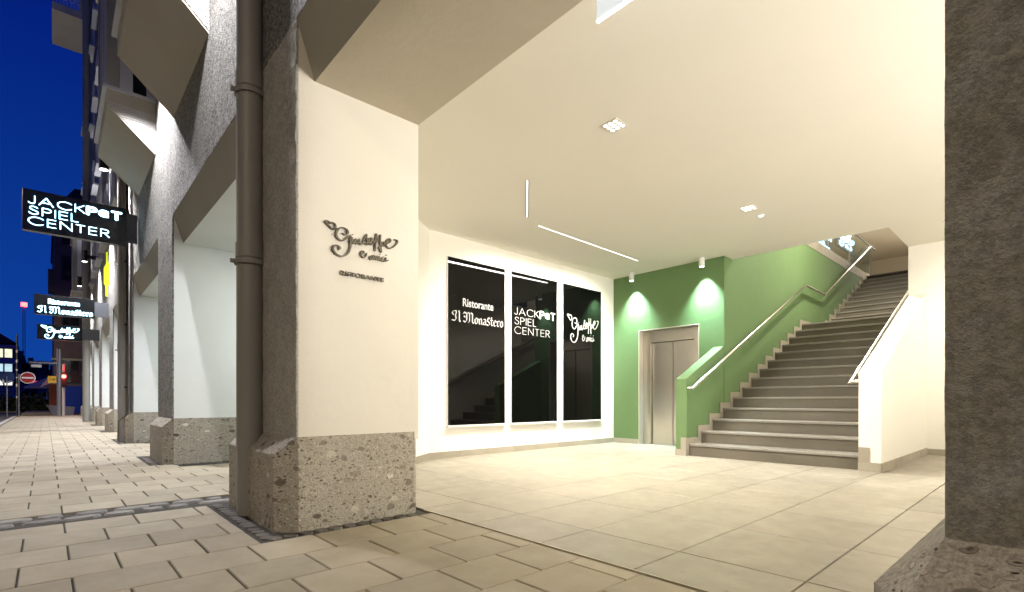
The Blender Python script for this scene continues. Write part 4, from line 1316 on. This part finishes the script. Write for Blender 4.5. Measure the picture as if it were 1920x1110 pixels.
for k, (x0, y0, y1, z1) in enumerate(((-132, YA(33,-132), YA(47,-132), 9.3), (-134, YA(47.5,-134), YA(70,-134), 8.2), (-131, YA(70.5,-131), YA(88,-131), 7.5), (-136, YA(88,-136), YA(112,-136), 7.0))):
    hb_ = thing('far_house', ['dark low house beside the office block', 'dark house under the red tower', 'dark house behind the parasol', 'dark house at the end of the street'][k], 'building', (x0, (y0+y1)/2, 0))
    d_ = (y1-y0)/2
    MB().box(-8, -d_, -0.2, 0, d_, z1-1.6).build('wall', 'far_dark_plaster', hb_)
    MB().prism([(-d_-.2,z1-1.6),(d_+.2,z1-1.6),(d_*0.8,z1),(-d_*0.8,z1)], lambda p, h: (h, p[0], p[1]), -8.2, 0.2).build('roof', 'roof_tile_dark', hb_)
    MB().box(-2, -0.5, z1, -1, 0.3, z1+1.0).build('chimney', 'far_dark_plaster', hb_)
    for zf in (1.2, 4.0, 6.4):
        for j in range(3):
            yy = -d_+0.5+j*(2*d_-1)/3
            MB().box(0.0, yy, zf, 0.04, yy+0.9, zf+1.4).build('window', 'dark_window_glass', hb_)
tw = thing('lattice_tower', 'thin red tower with a red light on top', 'tower', (-150, YA(45,-150), 0))
tm = MB()
for s_ in (-0.5, 0.5):
    for q_ in (-0.4, 0.4): tm.box(s_-0.08, q_-0.08, 0, s_+0.08, q_+0.08, 21)
for i in range(20): tm.tube([(0.5,-0.5,i*1.05),(0.5,0.5,(i+1)*1.05)], 0.07, 6); tm.box(0.45,-0.5,i*1.05-.05,0.55,0.5,i*1.05+.05)
tm.v = [(a_*0.45, b_*0.45, c_) for a_, b_, c_ in tm.v]
tm.build('lattice', 'tower_red', tw)
MB().tube([(0,0,21),(0,0,21.8)], 0.5, 12).build('beacon', 'red_light', tw)

def pole(mb, r_, z1): return mb.tube([(0,0,-0.1),(0,0,z1)], r_, 12)
def at(px, X_):
    """ground point on the line of sight of picture column px at world X"""
    dx = -sin(YAW)+(px-960)/FPX*cos(YAW); dy = cos(YAW)+(px-960)/FPX*sin(YAW)
    return (X_, X_*dy/dx)
rs = thing('round_sign', 'red no entry sign on a pole across the road', 'road sign', (*at(52, -39.5), 0))
MB().tube([(0,-0.36,0),(0,-0.36,2.4)], 0.03, 10).build('post', 'galvanised_steel', rs)
MB().tube([(0,0,2.2),(0.02,0,2.2)], 0.31, 32).build('disc', 'sign_red', rs)
rim = MB().loft([[(xq, rq*cos(2*pi*i/32), 2.2+rq*sin(2*pi*i/32)) for i in range(32)] for xq, rq in ((0.021,0.285),(0.0225,0.31),(0.0,0.325),(0.0,0.285))], 0, False)
rim.build('rim', 'white_enamel', rs)
MB().box(0.0215, -0.24, 2.16, 0.024, 0.24, 2.24).build('bar', 'white_enamel', rs)
rs = thing('round_sign', 'blue footpath and cycle sign on the left edge', 'road sign', (*at(13, -39.5), 0))
MB().tube([(-0.03,0,0),(-0.03,0,2.4)], 0.03, 10).build('post', 'galvanised_steel', rs)
MB().tube([(0,0,2.2),(0.02,0,2.2)], 0.31, 32).build('disc', 'sign_blue', rs)
sy_ = MB().box(0.021, -0.006, 1.78, 0.023, 0.006, 2.26)
sy_.tube([(0.022,-0.15,2.12),(0.022,-0.15,2.11)], 0.03, 8)
sy_.prism([(-0.18,1.95),(-0.10,1.93),(-0.12,2.08),(-0.18,2.08)], lambda p, h: (h, p[0], p[1]), 0.021, 0.024)
sy_.prism([(-0.18,1.95),(-0.20,1.84),(-0.17,1.84),(-0.14,1.93),(-0.09,1.84),(-0.07,1.85),(-0.10,1.95)], lambda p, h: (h, p[0], p[1]), 0.021, 0.0235)
for yy in (0.07, 0.20):
    sy_.loft([[(0.0235, yy+rq*cos(2*pi*i/14), 1.93+rq*sin(2*pi*i/14)) for i in range(14)] for rq in (0.035, 0.05)], 0, False)
sy_.tube([(0.0225,0.07,1.93),(0.0225,0.11,2.03),(0.0225,0.17,2.03),(0.0225,0.20,1.93)], 0.006, 6)
sy_.build('symbols', 'white_enamel', rs)
sp = thing('sign_pole', 'dark pole covered with stickers before the office block', 'pole', (*at(32, -50), 0))
pole(MB(), 0.055, 5.6).build('post', 'dark_frame_paint', sp)
for zz, hh_ in ((1.1,0.12),(1.9,0.2),(2.5,0.1),(3.0,0.15),(3.6,0.2),(4.3,0.2)):
    MB().tube([(0,0,zz),(0,0,zz+hh_)], 0.057, 12).build('sticker', 'white_enamel', sp)
sg = thing('street_sign_post', 'pole with blue street name sign, yellow board and lamp arm', 'street sign', (*at(111, -40.0), 0))
pole(MB(), 0.11, 3.95).build('post', 'galvanised_steel', sg)
MB().box(-0.02, -1.32, 3.02, 0.02, -0.02, 3.20).build('name_plate', 'street_sign_blue', sg)
P_, w_, h_ = bfont_polys('Prinzregentenstraße')
letter_mesh('lettering', P_, (w_, h_), (-1.27, 3.04, -0.10, 3.17), 0.021, 'white_enamel', sg, 0.004)
MB().box(-0.02, -1.20, 2.84, 0.02, -0.76, 2.99).build('number_plate', 'white_enamel', sg)
MB().box(-0.03, -0.50, 1.95, 0.03, -0.13, 2.35).build('yellow_board', 'sign_yellow', sg)
letter_mesh('board_mark', *(lambda r_: (r_[0], (r_[1], r_[2])))(bfont_polys('Café')), (-0.46, 2.10, -0.18, 2.22), 0.031, 'black_metal', sg, 0.004)
tl = thing('traffic_light', 'traffic light on a white pole showing red', 'traffic light', (*at(119.5, -42.2), 0))
pole(MB(), 0.07, 3.2).build('post', 'white_enamel', tl)
MB().box(0.0, -0.15, 1.75, 0.24, 0.15, 2.65).build('housing', 'black_metal', tl, 0.02)
MB().tube([(0.24,0,2.42),(0.26,0,2.42)], 0.11, 20).build('red_lamp', 'red_light', tl)
MB().tube([(0.24,0,2.18),(0.25,0,2.18)], 0.10, 20).build('amber_lamp', 'black_metal', tl)
MB().tube([(0.24,0,1.94),(0.25,0,1.94)], 0.10, 20).build('green_lamp', 'black_metal', tl)
pt = bpy.data.lights.new('red_glow', 'POINT'); pt.energy = 40; pt.color = (1, 0.05, 0.03); pt.shadow_soft_size = 0.1
po = bpy.data.objects.new('lamp_light', pt); COL.objects.link(po); po.parent = tl; po.location = (0.5, 0, 2.42)
kk = thing('poster_stand', 'tilted orange and white poster stand behind the poles', 'stand', (*at(104, -44.0), 0))
MB().box(-0.3, -0.30, 0.55, 0.0, 0.22, 2.0).build('orange_board', 'poster_orange', kk)
MB().box(-0.02, 0.22, 0.6, 0.04, 0.42, 2.3).build('white_edge', 'white_enamel', kk)
MB().prism([(-0.75,1.75),(-0.30,2.45),(0.35,2.35),(0.35,1.95),(-0.3,2.0)], lambda p, h: (h, p[0], p[1]), -0.1, 0.05).build('white_top', 'white_enamel', kk)
MB().prism([(-0.45,0.65),(0.95,0.5),(0.85,-0.05),(-0.05,-0.15)], lambda p, h: (h, p[0], p[1]), 0.06, 0.5).build('grey_box', 'box_grey', kk)
pa = thing('parasol', 'closed pale parasol near the far houses', 'parasol', (*at(88, -70), 0))
MB().tube([(0,0,0),(0,0,3.3)], 0.04, 8).build('pole', 'galvanised_steel', pa)
cone = MB(); n = 8
cone.add([(1.7*cos(2*pi*i/n), 1.7*sin(2*pi*i/n), 2.3) for i in range(n)]+[(0,0,3.3)]+[(1.7*cos(2*pi*i/n), 1.7*sin(2*pi*i/n), 2.12) for i in range(n)],
         [(i, (i+1) % n, n) for i in range(n)]+[(n+1+i, n+1+(i+1) % n, (i+1) % n, i) for i in range(n)])
cone.build('canopy', 'parasol_cloth', pa)
rt = thing('red_neon_sign', 'small red glowing sign on the dark houses', 'sign', (-118, at(66, -118)[1], 4.0))
MB().box(-0.1, -0.3, -0.25, 0, 0.35, 0.25).build('lit_oval', 'red_text', rt)
for i in range(5):
    MB().box(-0.1, 0.5+i*0.42, -0.2, 0, 0.72+i*0.42, 0.2).build('letter', 'red_text', rt)
# far car and hedge
def far_car(label, px, X_, rz=0):
    c_ = thing('parked_car', label, 'car', (*at(px, X_), -0.1), 'dark cars on the far road')
    c_.rotation_euler = (0, 0, rz)
    prof = [(-2.1,0.35),(-2.15,0.75),(-1.3,0.92),(-0.7,1.38),(0.9,1.42),(1.7,0.98),(2.1,0.85),(2.12,0.35)]
    MB().prism(prof, lambda p, h: (p[0], h, p[1]), -0.85, 0.85).build('body', 'car_paint', c_, 0.06)
    gl = [(-1.15,0.95),(-0.65,1.32),(0.85,1.36),(1.5,0.99)]
    MB().prism(gl, lambda p, h: (p[0], h, p[1]), -0.86, 0.86).build('side_glass', 'dark_window_glass', c_)
    for a_ in (-1.35, 1.35):
        for b_ in (-0.88, 0.70):
            MB().tube([(a_,b_,0.32),(a_,b_+0.18,0.32)], 0.32, 16).build('wheel', 'black_metal', c_)
    MB().box(2.11, -0.75, 0.62, 2.14, -0.45, 0.78).build('headlight', 'red_text', c_)
    return c_
far_car('dark car on the far road left of the parasol', 60, -72, radians(80))
far_car('dark car on the far road by the office block', 8, -80, radians(85))
hd = MB(); rng = random.Random(3)
for i in range(2600):
    yy = rng.uniform(-9.5, 3.5); xx = rng.uniform(-64, -62.5); zz = abs(rng.gauss(0, 1))*0.75
    if zz > 1.9+0.5*sin(yy*1.7): continue
    s_ = rng.uniform(0.06, 0.16); a_ = rng.uniform(0, pi); b_ = rng.uniform(-1, 1)
    c_, d_ = cos(a_)*s_, sin(a_)*s_
    hd.add([(xx-c_,yy-d_,zz-s_*b_),(xx+c_,yy+d_,zz-s_),(xx+c_*.6,yy+d_,zz+s_),(xx-c_,yy-d_*.5,zz+s_*.7)], [(0,1,2,3)])
ho = hd.build('hedge', 'leaf_dark'); tag(ho, 'dark leafy hedge along the far side of the road', 'hedge')

# houses across the street (behind the camera): they close the street canyon
for k, (xa, xb, hh_, mt) in enumerate(((-34, -12, 19.0, 'bay_plaster'), (-12, 10, 21.0, 'lintel_plaster'), (10, 30, 18.0, 'bay_plaster'))):
    ob = thing('opposite_house', ['pale plastered house across the street, toward the junction', 'cream plastered house straight across the street', 'pale plastered house across the street, behind the right pier'][k], 'building', ((xa+xb)/2, -12.5, -0.12))
    hw = (xb-xa)/2-0.01
    MB().box(-hw, -9, 0, hw, 0, hh_).build('wall', mt, ob)
    MB().box(-hw-0.0, -9.2, hh_, hw, 0.35, hh_+0.4).build('eaves', 'roof_tile_dark', ob)
    wp = None
    for fz in range(5):
        for j in range(7):
            if wp is None:
                wp = MB().box(-0.6, 0.002, 0, 0.6, 0.05, 1.9).build('window', 'window_frame_paint', ob)
                pn_ = MB().box(-0.5, 0.051, 0.1, 0.5, 0.056, 1.8).build('pane', 'dark_window_glass', wp)
                o = wp
            else:
                o = wp.copy(); COL.objects.link(o); q_ = pn_.copy(); COL.objects.link(q_); q_.parent = o
            o.location = (-hw+1.6+j*(2*hw-3.2)/6, 0, 1.2+fz*3.4)

# street lamps added across the road, out of frame, to light pavement and facade
def added_street_lamp(label, x, y, power):
    s_ = thing('added_street_lamp', label, 'street lamp', (x, y, -0.1), 'added street lamps across the road')
    MB().tube([(0,0,0),(0,0,7.2),(0,0.5,7.8),(0,1.3,7.9)], 0.06, 12).build('post', 'galvanised_steel', s_)
    MB().box(-0.15, 1.0, 7.86, 0.15, 1.7, 8.0).build('head', 'sign_bracket_grey', s_)
    MB().box(-0.12, 1.05, 7.85, 0.12, 1.65, 7.858).build('lens', 'street_lamp_glow', s_)
    area('lamp_light', (0, 1.35, 7.82), 0.24, 0.6, power, (1.0, 0.82, 0.50), rot=(radians(12), 0, 0), parent=s_)
added_street_lamp('added street lamp across the road behind the camera', 3.0, -7.5, 600)
added_street_lamp('added street lamp farther along the opposite kerb', -20.0, -8.5, 450)
added_street_lamp('added street lamp at the junction on the opposite side', -44.0, -9.8, 1500)
